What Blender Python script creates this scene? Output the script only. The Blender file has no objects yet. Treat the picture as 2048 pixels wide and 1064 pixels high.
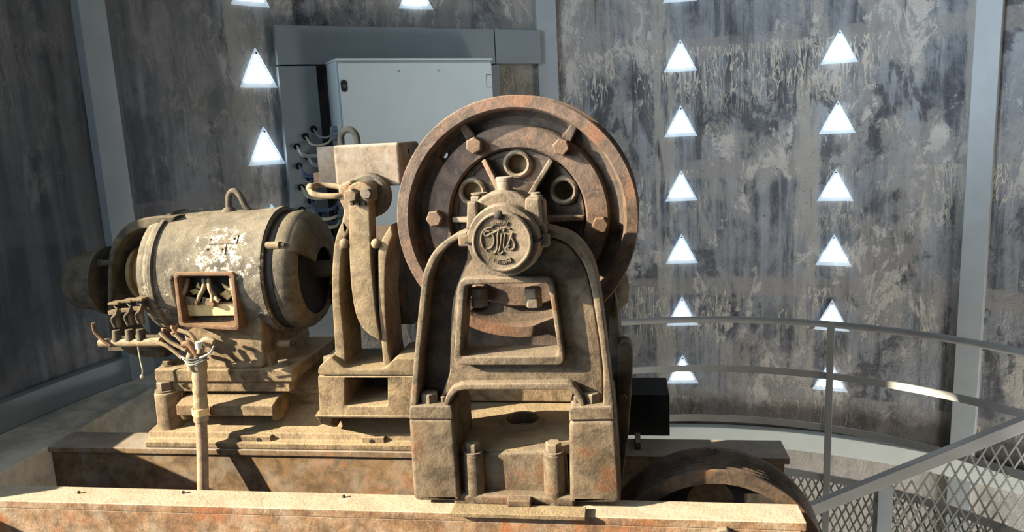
import bpy, bmesh, math, random
from mathutils import Vector, Matrix
random.seed(7)
PI = math.pi
S = bpy.context.scene
C = S.collection

# ------------------------------------------------------------------ camera
F, CZ, VX = 1500.0, 1.166, 1240.0          # focal length in pixels of a 2048 wide frame, eye height
vp = Vector((400.0, 8268.0))               # vanishing point of the verticals, from the frame centre
up = Vector((-vp[0], vp[1], F)).normalized()
_x = VX - 1024
_y = (F*up[2] - _x*up[0]) / up[1]
yd = Vector((_x, _y, -F)).normalized()
xd = yd.cross(up)
R3 = Matrix((xd, yd, up))                  # world = R3 @ cam
cam = bpy.data.cameras.new('camera')
cam.sensor_width = 36
cam.lens = F/2048*36
cam.clip_start = .05
co = bpy.data.objects.new('camera', cam)
C.objects.link(co)
co.matrix_world = Matrix.Translation((0, 0, CZ)) @ R3.to_4x4()
S.camera = co

# ------------------------------------------------------------------ light
S.view_settings.view_transform = 'Standard'
S.view_settings.look = 'None'
S.view_settings.exposure = 0.22
S.view_settings.gamma = 1.0
S.view_settings.use_curve_mapping = False
w = bpy.data.worlds.new('world')
S.world = w
w.use_nodes = True
w.node_tree.nodes['Background'].inputs[0].default_value = (.58, .78, 1.0, 1)
w.node_tree.nodes['Background'].inputs[1].default_value = .8
SUN_DIR = Vector((.92, .39, -.42)).normalized()
sl = bpy.data.lights.new('sun', 'SUN')
sl.energy = 17
sl.color = (1.0, .88, .67)
sl.angle = math.radians(.7)
so = bpy.data.objects.new('sun', sl)
C.objects.link(so)
so.rotation_euler = SUN_DIR.to_track_quat('-Z', 'Y').to_euler()

dl = bpy.data.lights.new('lower_wall_fill', 'AREA')  # added unseen lamp that brightens the lower right wall
dl.shape = 'RECTANGLE'
dl.size, dl.size_y = 1.1, 1.1
dl.energy = 95
dl.color = (1.0, .96, .9)
do = bpy.data.objects.new('lower_wall_fill', dl)
C.objects.link(do)
do.location = (3.5, 2.3, -2.0)
do.rotation_euler = Vector((-.75, 1, .12)).to_track_quat('-Z', 'Y').to_euler()

# added unseen fill lamp at the left opening, brightens the right wall
wl = bpy.data.lights.new('right_wall_fill', 'AREA')
wl.shape = 'RECTANGLE'
wl.size, wl.size_y = 1.5, 2.2
wl.energy = 95
wl.spread = math.radians(75)
wl.color = (.74, .87, 1.0)
wo = bpy.data.objects.new('right_wall_fill', wl)
C.objects.link(wo)
wo.location = (-2.35, .75, 2.3)
wo.rotation_euler = Vector((.78, .62, .02)).to_track_quat('-Z', 'Y').to_euler()

# ------------------------------------------------------------------ pixel to place
def ray(px, py):
    return R3 @ Vector((px-1024, 532-py, -F))


def P(px, py, Y):
    r = ray(px, py)
    t = Y/r[1]
    return Vector((r[0]*t, Y, r[2]*t+CZ))


def PZ(px, py, Z):
    r = ray(px, py)
    t = (Z-CZ)/r[2]
    return Vector((r[0]*t, r[1]*t, Z))


CX, CY, CR = .49, 2.44, 3.17               # the round tower


def cyl(ang, rad, z):
    a = math.radians(ang)
    return Vector((CX+rad*math.cos(a), CY+rad*math.sin(a), z))


# ------------------------------------------------------------------ material helpers
class NT:
    def __init__(s, name):
        s.m = bpy.data.materials.new(name)
        s.m.use_nodes = True
        s.t = s.m.node_tree
        s.b = s.t.nodes['Principled BSDF']

    def n(s, typ, **kw):
        nd = s.t.nodes.new(typ)
        for k, v in kw.items():
            setattr(nd, k, v)
        return nd

    def put(s, sock, v):
        if v is None:
            return
        if isinstance(v, bpy.types.NodeSocket):
            s.t.links.new(v, sock)
        else:
            if isinstance(v, (tuple, list)) and sock.type == 'RGBA' and len(v) == 3:
                v = (*v, 1)
            sock.default_value = v

    def noise(s, vec, scale, detail=4, rough=.6, dist=0.0):
        nd = s.n('ShaderNodeTexNoise')
        s.put(nd.inputs['Vector'], vec)
        nd.inputs['Scale'].default_value = scale
        nd.inputs['Detail'].default_value = detail
        nd.inputs['Roughness'].default_value = rough
        nd.inputs['Distortion'].default_value = dist
        return nd.outputs[0]

    def ramp(s, v, a, b, lo=0.0, hi=1.0):
        nd = s.n('ShaderNodeMapRange')
        nd.interpolation_type = 'SMOOTHSTEP'
        s.put(nd.inputs[0], v)
        for i, q in zip((1, 2, 3, 4), (a, b, lo, hi)):
            nd.inputs[i].default_value = q
        return nd.outputs[0]

    def math(s, op, a, b=None):
        nd = s.n('ShaderNodeMath', operation=op)
        s.put(nd.inputs[0], a)
        if b is not None:
            s.put(nd.inputs[1], b)
        return nd.outputs[0]

    def mix(s, f, a, b):
        nd = s.n('ShaderNodeMix', data_type='RGBA')
        s.put(nd.inputs[0], f)
        s.put(nd.inputs[6], a)
        s.put(nd.inputs[7], b)
        return nd.outputs[2]

    def pos(s):
        return s.n('ShaderNodeNewGeometry').outputs['Position']

    def scl(s, vec, k):
        nd = s.n('ShaderNodeVectorMath', operation='MULTIPLY')
        s.put(nd.inputs[0], vec)
        nd.inputs[1].default_value = k
        return nd.outputs[0]

    def bump(s, h, strength, dist):
        nd = s.n('ShaderNodeBump')
        s.put(nd.inputs['Height'], h)
        nd.inputs['Strength'].default_value = strength
        nd.inputs['Distance'].default_value = dist
        s.put(s.b.inputs['Normal'], nd.outputs[0])

    def done(s, col, rough=.8, metal=0.0, spec=.3):
        s.put(s.b.inputs['Base Color'], col)
        s.put(s.b.inputs['Roughness'], rough)
        s.put(s.b.inputs['Metallic'], metal)
        s.b.inputs['Specular IOR Level'].default_value = spec
        return s.m


def srgb(r, g, b):
    f = lambda c: ((c/255+.055)/1.055)**2.4 if c > 10 else c/255/12.92
    return (f(r), f(g), f(b))


def iron(name, dark, mid, rust, dust, rust_amt=.5, dust_amt=.5, rough=.78, bump=.5, flake=None, metal=0.0):
    t = NT(name)
    p = t.pos()
    big = t.noise(p, 4.5, 5, .65)
    med = t.noise(p, 17, 6, .7, .6)
    fine = t.noise(p, 85, 5, .75)
    col = t.mix(t.ramp(med, .34, .66), dark, mid)
    col = t.mix(t.math('MULTIPLY', t.ramp(t.math('ADD', t.math('MULTIPLY', big, .65), t.math('MULTIPLY', med, .35)), .62-.24*rust_amt, .72-.24*rust_amt), .85), col, rust)
    # settled dust: lies on what faces up, in blotches
    nz = t.n('ShaderNodeSeparateXYZ')
    t.put(nz.inputs[0], t.n('ShaderNodeNewGeometry').outputs['Normal'])
    upf = t.ramp(nz.outputs[2], .15, .95)
    dn = t.ramp(t.noise(p, 11, 5, .65), .40, .68)
    dfac = t.math('ADD', t.math('MULTIPLY', upf, dust_amt), t.math('MULTIPLY', dn, dust_amt*.55))
    dfac = t.math('MINIMUM', dfac, .92)
    col = t.mix(dfac, col, dust)
    spk = t.ramp(fine, .60, .78)
    col = t.mix(t.math('MULTIPLY', spk, .45), col, dust)
    pit = t.ramp(t.noise(p, 60, 3, .6), .34, .24)
    col = t.mix(t.math('MULTIPLY', pit, .5), col, tuple(c*.35 for c in dark))
    if flake:
        fl = t.ramp(t.math('MULTIPLY', t.noise(t.scl(p, (1, 1, 1.0)), 34, 9, .82, .3), t.ramp(big, .40, .62, .80, 1.07)), .55, .585)
        col = t.mix(fl, col, flake)
    h = t.math('ADD', t.math('MULTIPLY', med, .5), t.math('MULTIPLY', fine, .35))
    t.bump(h, bump, .012)
    return t.done(col, t.ramp(fine, .3, .7, rough-.12, rough+.12), metal)


def paint(name, col, rough=.5, var=.08, bump=.05, sc=6):
    t = NT(name)
    p = t.pos()
    a = t.noise(p, sc, 5, .6)
    c = t.mix(t.ramp(a, .3, .7), tuple(k*(1-var) for k in col), tuple(min(1, k*(1+var)) for k in col))
    t.bump(t.noise(p, 120, 2, .5), bump, .002)
    return t.done(c, rough, 0.0, .45)


M = {}
M['pedestal'] = iron('dusty_cast_iron', srgb(70, 58, 44), srgb(110, 94, 74), srgb(100, 64, 40), srgb(148, 134, 114), .30, .38, bump=.7)
M['bed'] = iron('dusty_bed_iron', srgb(82, 68, 50), srgb(128, 108, 82), srgb(104, 74, 48), srgb(174, 154, 122), .22, .5, bump=.8)
M['wheel'] = iron('rusty_wheel_iron', srgb(66, 53, 43), srgb(102, 81, 65), srgb(114, 77, 54), srgb(134, 116, 100), .46, .24, bump=.6)
M['web'] = iron('rusty_web_iron', srgb(50, 42, 35), srgb(78, 64, 52), srgb(100, 66, 42), srgb(120, 104, 86), .38, .25, bump=.7)
M['motor'] = iron('flaking_motor_paint', srgb(66, 59, 50), srgb(112, 103, 88), srgb(92, 72, 52), srgb(148, 137, 116), .25, .34, bump=.6, flake=srgb(204, 196, 176))
M['bell'] = iron('dark_bell_iron', srgb(58, 51, 42), srgb(94, 84, 68), srgb(84, 66, 46), srgb(138, 125, 102), .2, .3, bump=.6)
M['arm'] = iron('brown_arm_iron', srgb(88, 73, 53), srgb(126, 107, 80), srgb(114, 76, 48), srgb(160, 143, 112), .26, .36, bump=.6)
M['beam'] = iron('rusted_beam_steel', srgb(96, 72, 52), srgb(142, 108, 78), srgb(140, 84, 48), srgb(188, 174, 152), .45, .72, bump=.6)
M['rearbeam'] = iron('brown_beam_steel', srgb(84, 66, 46), srgb(120, 94, 64), srgb(128, 84, 50), srgb(168, 162, 152), .42, .45, bump=.25)
M['boxiron'] = iron('brown_painted_box', srgb(92, 77, 60), srgb(120, 102, 82), srgb(104, 76, 54), srgb(172, 162, 148), .25, .45, bump=.3)
M['groove'] = iron('worn_sheave_iron', srgb(60, 50, 42), srgb(92, 76, 62), srgb(116, 76, 48), srgb(120, 104, 86), .4, .2, rough=.5)
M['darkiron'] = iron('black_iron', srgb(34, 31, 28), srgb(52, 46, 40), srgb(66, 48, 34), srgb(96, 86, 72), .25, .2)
M['bolt'] = iron('old_bolt_steel', srgb(80, 69, 56), srgb(114, 100, 82), srgb(100, 74, 52), srgb(156, 142, 120), .3, .42)
M['brown_bolt'] = iron('rusty_bolt_steel', srgb(80, 61, 46), srgb(114, 88, 66), srgb(116, 76, 50), srgb(144, 124, 104), .45, .2)
M['void'] = paint('hole_and_shade_black', srgb(16, 15, 15), .9, .1)  # black for holes and joints, and for shade painted onto parts
M['grey'] = paint('grey_rib_paint', srgb(150, 156, 158), .55, .05, .1)
M['duct'] = paint('grey_duct_paint', srgb(124, 132, 136), .5, .05, .05)
M['cab'] = paint('pale_cabinet_enamel', srgb(196, 206, 208), .15, .02, .03)
M['rail'] = paint('grey_rail_paint', srgb(160, 160, 158), .45, .08, .1)
M['mesh'] = paint('grey_mesh_paint', srgb(120, 120, 116), .5, .1, .1)
M['skirt'] = paint('pale_channel_paint', srgb(206, 212, 208), .5, .04, .05)
M['rubber'] = paint('black_rubber', srgb(24, 26, 30), .5, .1)
M['plastic'] = paint('grey_plastic', srgb(130, 136, 142), .45, .05)
M['wire_grey'] = paint('grey_cable_sheath', srgb(140, 144, 142), .45, .1)
M['wire_blue'] = paint('blue_cable_sheath', srgb(70, 88, 118), .45, .1)
M['wire_cream'] = paint('cream_cable_sheath', srgb(178, 172, 150), .45, .1)
M['rag'] = iron('cloth_sleeve', srgb(122, 103, 80), srgb(156, 136, 108), srgb(112, 84, 56), srgb(190, 175, 148), .25, .4)
M['hose'] = iron('dusty_hose', srgb(120, 98, 80), srgb(150, 126, 104), srgb(124, 92, 66), srgb(176, 156, 132), .3, .35, bump=.3)
M['copper'] = iron('dull_copper', srgb(88, 64, 46), srgb(124, 92, 68), srgb(104, 68, 44), srgb(166, 142, 110), .35, .3)
M['wood'] = iron('pale_board', srgb(200, 168, 112), srgb(224, 196, 142), srgb(190, 150, 96), srgb(232, 210, 166), .3, .3)
M['brass'] = iron('dusty_brass', srgb(110, 92, 64), srgb(140, 118, 84), srgb(120, 86, 48), srgb(180, 160, 116), .3, .2)
M['chrome'] = NT('chrome').done(srgb(180, 184, 188), .25, 1.0)


def wall_mat():
    t = NT('stained_concrete_wall')
    uv = t.n('ShaderNodeUVMap').outputs[0]
    sx = t.n('ShaderNodeSeparateXYZ')
    t.put(sx.inputs[0], uv)
    u, v = sx.outputs[0], sx.outputs[1]
    mul = lambda a, b: t.math('MULTIPLY', a, b)
    wob = t.noise(uv, 5, 5, .75)
    wv = mul(t.math('SUBTRACT', wob, .5), .22)
    big = t.noise(t.scl(uv, (1.0, .55, 1)), 1.5, 6, .68, .3)
    med = t.noise(t.scl(uv, (1.0, .55, 1)), 3.6, 9, .74, .25)
    strk = t.noise(t.scl(uv, (1.0, .06, 1)), 9, 5, .68, .15)
    fine = t.noise(uv, 45, 6, .78)
    col = t.mix(t.ramp(med, .40, .60), srgb(82, 85, 92), srgb(138, 140, 144))
    col = t.mix(t.ramp(strk, .45, .60, 0, .55), col, srgb(172, 176, 179))
    # dark blotches with fairly crisp mineral edges
    dk = t.noise(t.scl(uv, (1.0, .6, 1)), 2.3, 8, .70, .5)
    col = t.mix(t.ramp(dk, .545, .585, 0, .72), col, srgb(60, 60, 66))
    # tan worn areas
    col = t.mix(t.ramp(big, .51, .56, 0, .62), col, srgb(168, 163, 157))
    col = t.mix(mul(t.ramp(strk, .43, .36), .6), col, srgb(58, 56, 60))
    # shuttering seams: paler bands
    zz = t.math('ADD', v, mul(wv, .35))
    zm = t.math('ABSOLUTE', t.math('SUBTRACT', t.math('MODULO', t.math('ADD', zz, 10*.86-.82+.43), .86), .43))
    brk = t.ramp(t.noise(uv, 3, 4), .38, .55, .25, 1.0)
    col = t.mix(mul(mul(t.ramp(zm, .075, .055), .75), brk), col, srgb(154, 149, 145))
    pitch_ = math.radians(53.3)*CR/3
    uu = t.math('ADD', u, mul(wv, .45))
    um = t.math('ABSOLUTE', t.math('SUBTRACT', t.math('MODULO', t.math('ADD', uu, 20-math.radians(81.6)*CR+.5*pitch_), pitch_), .5*pitch_))
    vb = mul(t.ramp(um, .085, .06), t.ramp(t.noise(t.scl(uv, (1, .12, 1)), 8, 4), .42, .5))
    col = t.mix(mul(vb, .85), col, srgb(172, 167, 158))
    # lime runs hanging below each seam
    dx = t.noise(t.scl(uv, (1, .22, 1)), 17, 3, .55, .9)
    line = t.ramp(t.math('ABSOLUTE', t.math('SUBTRACT', dx, .5)), .026, .012)
    dx2 = t.noise(t.scl(uv, (1, .10, 1)), 26, 2, .5, .5)
    line = t.math('MAXIMUM', line, t.ramp(t.math('ABSOLUTE', t.math('SUBTRACT', dx2, .52)), .018, .008))
    below = t.math('MODULO', t.math('ADD', v, 10*.86-.82), .86)
    fall = t.ramp(below, .30, .62)
    patch = t.ramp(t.noise(t.scl(uv, (1, .5, 1)), 2.1, 4), .50, .55)
    d = mul(mul(line, fall), patch)
    col = t.mix(mul(d, .9), col, srgb(206, 198, 180))
    # efflorescence blooms
    bl = t.ramp(mul(t.noise(t.scl(uv, (1, .5, 1)), 4.4, 10, .82, .6), t.ramp(big, .40, .6, .82, 1.04)), .53, .575)
    col = t.mix(mul(bl, .75), col, srgb(206, 200, 190))
    pit = t.ramp(t.noise(uv, 60, 2, .5), .33, .27)
    col = t.mix(mul(pit, .7), col, srgb(40, 37, 38))
    col = t.mix(t.ramp(fine, .54, .70, 0, .4), col, srgb(178, 172, 166))
    # damp brown stain just above the foot of the wall, paler wall below with sunlight painted in
    foot = mul(t.ramp(t.math('ADD', v, wv), -.84, -1.0), t.ramp(v, -1.35, -1.15))
    col = t.mix(mul(foot, .8), col, srgb(56, 48, 42))
    low = t.ramp(t.math('ADD', v, mul(wv, .3)), -1.27, -1.31)
    col = t.mix(mul(low, t.ramp(med, .35, .55, .55, .95)), col, srgb(206, 200, 190))
    # shade of the left bays painted in as smooth dark grey, ragged edge
    left_shade = mul(t.ramp(t.math('ADD', u, mul(t.math('SUBTRACT', big, .5), 3.2)), 7.9, 8.9), .72)
    col = t.mix(left_shade, col, t.mix(t.ramp(strk, .42, .6), srgb(70, 74, 79), srgb(96, 99, 102)))
    h = t.math('ADD', mul(t.noise(t.scl(uv, (1, .8, 1)), 14, 7, .72, 1.6), .8), t.math('ADD', mul(fine, .25), mul(d, .15)))
    t.bump(h, .8, .035)
    return t.done(col, t.ramp(med, .4, .6, .36, .62), 0, .5)


def concrete_mat():
    t = NT('dusty_concrete')
    p = t.pos()
    a = t.noise(p, 5, 6, .7, .4)
    col = t.mix(t.ramp(a, .35, .65), srgb(156, 148, 132), srgb(200, 192, 174))
    col = t.mix(t.ramp(t.noise(p, 1.6, 4), .48, .6, 0, .6), col, srgb(120, 128, 136))
    col = t.mix(t.ramp(t.noise(p, 60, 4), .58, .75, 0, .5), col, srgb(190, 184, 168))
    t.bump(t.noise(p, 30, 6, .7), .4, .01)
    return t.done(col, .85)


def glow_mat():
    t = NT('daylit_glass')
    t.b.inputs['Base Color'].default_value = (.9, .95, 1, 1)
    t.b.inputs['Emission Color'].default_value = (.80, .91, 1.0, 1)
    t.b.inputs['Emission Strength'].default_value = 9.0
    t.b.inputs['Roughness'].default_value = .3
    return t.m


def pane_mat():
    t = NT('frosted_acrylic')
    t.b.inputs['Base Color'].default_value = (.62, .72, .8, 1)
    t.b.inputs['Roughness'].default_value = .25
    t.b.inputs['Transmission Weight'].default_value = .45
    t.b.inputs['IOR'].default_value = 1.3
    t.b.inputs['Emission Color'].default_value = (.75, .88, 1.0, 1)
    t.b.inputs['Emission Strength'].default_value = .25
    return t.m


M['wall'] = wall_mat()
M['concrete'] = concrete_mat()
M['glow'] = glow_mat()
M['pane'] = pane_mat()


# ------------------------------------------------------------------ object helpers
def put_mesh(name, me, mat, parent=None, bevel=0.0, seg=2, sharp=38, local=False):
    o = bpy.data.objects.new(name, me)
    C.objects.link(o)
    me.materials.clear()
    me.materials.append(M[mat] if isinstance(mat, str) else mat)
    for p in me.polygons:
        p.use_smooth = True
    if bevel:
        b = o.modifiers.new('bevel', 'BEVEL')
        b.width = bevel
        b.segments = seg
        b.limit_method = 'ANGLE'
        b.angle_limit = math.radians(sharp)
        wn = o.modifiers.new('wn', 'WEIGHTED_NORMAL')
        wn.keep_sharp = False
    else:
        me.set_sharp_from_angle(angle=math.radians(sharp))
    if parent is not None:
        o.parent = parent
        if not local:
            o.location = -WPOS[parent.name]
    WPOS[o.name] = Vector((0, 0, 0))
    return o


WPOS = {}


def thing(name, loc, label, cat, group=None, kind=None):
    o = bpy.data.objects.new(name, None)
    C.objects.link(o)
    o.empty_display_size = .1
    o.location = loc
    WPOS[o.name] = Vector(loc)
    tag(o, label, cat, group, kind)
    return o


def tag(o, label, cat, group=None, kind=None):
    if label:
        o['label'] = label
    if cat:
        o['category'] = cat
    if group:
        o['group'] = group
    if kind:
        o['kind'] = kind
    return o


class MB:
    """collects shapes for ONE mesh"""
    def __init__(s):
        s.bm = bmesh.new()

    def box(s, a, b, mat=None):
        vs = [Vector((x, y, z)) for x in (a[0], b[0]) for y in (a[1], b[1]) for z in (a[2], b[2])]
        if mat:
            vs = [mat @ v for v in vs]
        v = [s.bm.verts.new(q) for q in vs]
        for f in ((0, 1, 3, 2), (4, 6, 7, 5), (0, 4, 5, 1), (2, 3, 7, 6), (0, 2, 6, 4), (1, 5, 7, 3)):
            s.bm.faces.new([v[i] for i in f])
        return s

    def prism(s, pts, off):
        """polygon of 3D points pushed along off"""
        off = Vector(off)
        a = [s.bm.verts.new(p) for p in pts]
        b = [s.bm.verts.new(Vector(p)+off) for p in pts]
        n = len(pts)
        s.bm.faces.new(a[::-1])
        s.bm.faces.new(b)
        for i in range(n):
            s.bm.faces.new((a[i], a[(i+1) % n], b[(i+1) % n], b[i]))
        return s

    def lathe(s, prof, org, axis, seg=48, closed=False, a0=0.0, a1=2*PI):
        """prof: (distance along axis, radius)"""
        axis = Vector(axis).normalized()
        ref = Vector((0, 0, 1)) if abs(axis.z) < .9 else Vector((1, 0, 0))
        e1 = axis.cross(ref).normalized()
        e2 = axis.cross(e1).normalized()
        org = Vector(org)
        full = abs(a1-a0-2*PI) < 1e-6
        n = seg if full else seg+1
        rings = []
        for h, r in prof:
            if r < 1e-6:
                rings.append([s.bm.verts.new(org+axis*h)])
            else:
                rings.append([s.bm.verts.new(org+axis*h+(e1*math.cos(a0+(a1-a0)*k/seg)+e2*math.sin(a0+(a1-a0)*k/seg))*r) for k in range(n)])
        m = len(rings)
        for i in range(m if closed else m-1):
            A, B = rings[i], rings[(i+1) % m]
            for k in range(seg):
                k2 = (k+1) % n
                if len(A) == 1 and len(B) == 1:
                    continue
                if len(A) == 1:
                    s.bm.faces.new((A[0], B[k2], B[k]))
                elif len(B) == 1:
                    s.bm.faces.new((A[k], A[k2], B[0]))
                else:
                    s.bm.faces.new((A[k], A[k2], B[k2], B[k]))
        return s

    def cylr(s, p0, p1, r0, r1=None, seg=24):
        p0, p1 = Vector(p0), Vector(p1)
        r1 = r0 if r1 is None else r1
        L = (p1-p0).length
        return s.lathe([(0, 0), (0, r0), (L, r1), (L, 0)], p0, p1-p0, seg)

    def hexa(s, c, axis, r, h, chamfer=.12, tw=0.0):
        axis = Vector(axis).normalized()
        c = Vector(c)
        return s.lathe([(0, 0), (0, r), (h*(1-chamfer), r), (h, r*.86), (h, 0)], c, axis, 6, a0=tw, a1=tw+2*PI)

    def tube(s, pts, r, seg=10, cap=True, closed=False, flat=None, rs=None):
        pts = [Vector(p) for p in pts]
        n = len(pts)
        rings = []
        prev = None
        for i, p in enumerate(pts):
            if closed:
                t = (pts[(i+1) % n]-pts[i-1]).normalized()
            else:
                t = (pts[min(i+1, n-1)]-pts[max(i-1, 0)]).normalized()
            if prev is None:
                ref = Vector((0, 0, 1)) if abs(t.z) < .9 else Vector((0, 1, 0))
                a = t.cross(ref).normalized()
            else:
                a = (prev-t*prev.dot(t)).normalized()
            prev = a
            b = t.cross(a)
            rr = rs[i] if rs else r
            if flat:
                ring = [p+a*x+b*y for x, y in ((flat[0], flat[1]), (-flat[0], flat[1]), (-flat[0], -flat[1]), (flat[0], -flat[1]))]
            else:
                ring = [p+(a*math.cos(2*PI*k/seg)+b*math.sin(2*PI*k/seg))*rr for k in range(seg)]
            rings.append([s.bm.verts.new(q) for q in ring])
        m = len(rings[0])
        for i in range(n if closed else n-1):
            A, B = rings[i], rings[(i+1) % n]
            for k in range(m):
                s.bm.faces.new((A[k], A[(k+1) % m], B[(k+1) % m], B[k]))
        if cap and not closed:
            s.bm.faces.new(rings[0][::-1])
            s.bm.faces.new(rings[-1])
        return s

    def ball(s, c, r, seg=16, sq=(1, 1, 1)):
        g = bmesh.ops.create_uvsphere(s.bm, u_segments=seg, v_segments=seg//2, radius=r)
        for v in g['verts']:
            v.co = Vector((v.co.x*sq[0], v.co.y*sq[1], v.co.z*sq[2])) + Vector(c)
        return s

    def patch(s, x0, x1, t0, t1, r0, r1, cy, cz, n=16):
        """curved block on a cylinder lying along X; angle 0 faces the viewer, +90 is up"""
        def pt(x, t, r):
            a = math.radians(t)
            return Vector((x, cy-r*math.cos(a), cz+r*math.sin(a)))
        rows = []
        for k in range(n+1):
            t = t0+(t1-t0)*k/n
            rows.append([s.bm.verts.new(pt(x, t, r)) for x, r in ((x0, r0), (x1, r0), (x1, r1), (x0, r1))])
        for k in range(n):
            for j in range(4):
                s.bm.faces.new((rows[k][j], rows[k][(j+1) % 4], rows[k+1][(j+1) % 4], rows[k+1][j]))
        s.bm.faces.new(rows[0][::-1])
        s.bm.faces.new(rows[-1])
        return s

    def build(s, name, mat, parent=None, bevel=0.0, seg=2, sharp=38, label=None):
        bmesh.ops.recalc_face_normals(s.bm, faces=s.bm.faces)
        me = bpy.data.meshes.new(name)
        s.bm.to_mesh(me)
        s.bm.free()
        o = put_mesh(name, me, mat, parent, bevel, seg, sharp)
        if label:
            o['label'] = label
        return o


def smooth_line(pts, n=6, closed=False):
    """Catmull-Rom through the points"""
    pts = [Vector(p) for p in pts]
    m = len(pts)
    out = []
    rng = range(m if closed else m-1)
    for i in rng:
        if closed:
            a, b, c, d = pts[i-1], pts[i], pts[(i+1) % m], pts[(i+2) % m]
        else:
            a, b, c, d = pts[max(i-1, 0)], pts[i], pts[i+1], pts[min(i+2, m-1)]
        for k in range(n):
            t = k/n
            out.append(.5*((2*b)+(c-a)*t+(2*a-5*b+4*c-d)*t*t+(3*b-a-3*c+d)*t**3))
    if not closed:
        out.append(pts[-1])
    return out


def rounded(pts, r, n=5):
    """2D polygon (pixels) with its corners rounded; a point may be (x, y, r)"""
    out = []
    m = len(pts)
    for i in range(m):
        p = Vector(pts[i][:2])
        rr = pts[i][2] if len(pts[i]) > 2 else r
        a, b = Vector(pts[i-1][:2])-p, Vector(pts[(i+1) % m][:2])-p
        q = min(rr, a.length*.48, b.length*.48)
        if q < .5:
            out.append(tuple(p))
            continue
        A, B = p+a.normalized()*q, p+b.normalized()*q
        for k in range(n+1):
            t = k/n
            out.append(tuple(A*(1-t)**2+p*2*t*(1-t)+B*t*t))
    return out


def plate(name, outer, holes, Yf, Yb, mat, parent=None, bevel=.004, yref=None, label=None, res=2):
    """outline(s) given as pixels seen at depth yref, standing plate from Yf to Yb with rounded edges and real holes"""
    yref = Yf if yref is None else yref
    cu = bpy.data.curves.new('c', 'CURVE')
    cu.dimensions = '2D'
    cu.fill_mode = 'BOTH'
    loops = [outer]+holes
    for lp in loops:
        q = [P(x, y, yref) for x, y in lp]
        sp = cu.splines.new('POLY')
        sp.points.add(len(q)-1)
        for i, v in enumerate(q):
            sp.points[i].co = (v.x, v.z, 0, 1)
        sp.use_cyclic_u = True
    cu.extrude = (Yb-Yf)/2-bevel
    cu.bevel_depth = bevel
    cu.bevel_resolution = res
    cu.offset = -bevel
    o = bpy.data.objects.new('c', cu)
    C.objects.link(o)
    bpy.context.view_layer.update()
    dg = bpy.context.evaluated_depsgraph_get()
    me = bpy.data.meshes.new_from_object(o.evaluated_get(dg))
    bpy.data.objects.remove(o)
    ym = (Yf+Yb)/2
    for v in me.vertices:
        x, y, z = v.co
        v.co = (x, ym-z, y)
    bm = bmesh.new()
    bm.from_mesh(me)
    bmesh.ops.remove_doubles(bm, verts=bm.verts, dist=1e-5)
    bmesh.ops.recalc_face_normals(bm, faces=bm.faces)
    bm.to_mesh(me)
    bm.free()
    me.name = name
    o = put_mesh(name, me, mat, parent, sharp=50)
    if label:
        o['label'] = label
    return o


def circle_px(cx, cy, r, n=40, a0=0):
    return [(cx+r*math.cos(a0+2*PI*k/n), cy+r*math.sin(a0+2*PI*k/n)) for k in range(n)]


def hexbolt(parent, c, axis, r, h, mat='bolt', tw=.2, washer=0.0, name='bolt'):
    b = MB()
    c = Vector(c)
    ax = Vector(axis).normalized()
    if washer:
        b.cylr(c, c+ax*.006, r*1.25, seg=20)
    b.hexa(c+ax*(.006 if washer else 0), ax, r, h, tw=tw)
    return b.build(name, mat, parent, .0015, 2, 25)


UP, FR, RT = (0, 0, 1), (0, -1, 0), (1, 0, 0)

# ================================================================== THE SETTING
def wall_piece(name, a0, a1, z0, z1, label):
    bm = bmesh.new()
    uvl = bm.loops.layers.uv.new('UVMap')
    n = max(2, int(abs(a1-a0)/1.5))
    nz = 6
    T = .18

    def grid(rad, flip):
        g = [[bm.verts.new(cyl(a0+(a1-a0)*i/n, rad, z0+(z1-z0)*j/nz)) for j in range(nz+1)] for i in range(n+1)]
        for i in range(n):
            for j in range(nz):
                idx = ((i, j), (i+1, j), (i+1, j+1), (i, j+1))
                if flip:
                    idx = idx[::-1]
                f = bm.faces.new([g[p][q] for p, q in idx])
                for lp, (p, q) in zip(f.loops, idx):
                    lp[uvl].uv = (math.radians(a0+(a1-a0)*p/n)*CR, z0+(z1-z0)*q/nz)
        return g
    gi, go = grid(CR, True), grid(CR+T, False)
    for j in range(nz):
        bm.faces.new((gi[0][j], gi[0][j+1], go[0][j+1], go[0][j]))
        bm.faces.new((gi[n][j], go[n][j], go[n][j+1], gi[n][j+1]))
    for i in range(n):
        bm.faces.new((gi[i][0], go[i][0], go[i+1][0], gi[i+1][0]))
        bm.faces.new((gi[i][nz], gi[i+1][nz], go[i+1][nz], go[i][nz]))
    bmesh.ops.recalc_face_normals(bm, faces=bm.faces)
    me = bpy.data.meshes.new(name)
    bm.to_mesh(me)
    bm.free()
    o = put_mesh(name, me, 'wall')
    tag(o, label, 'wall', kind='structure')
    return o


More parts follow.
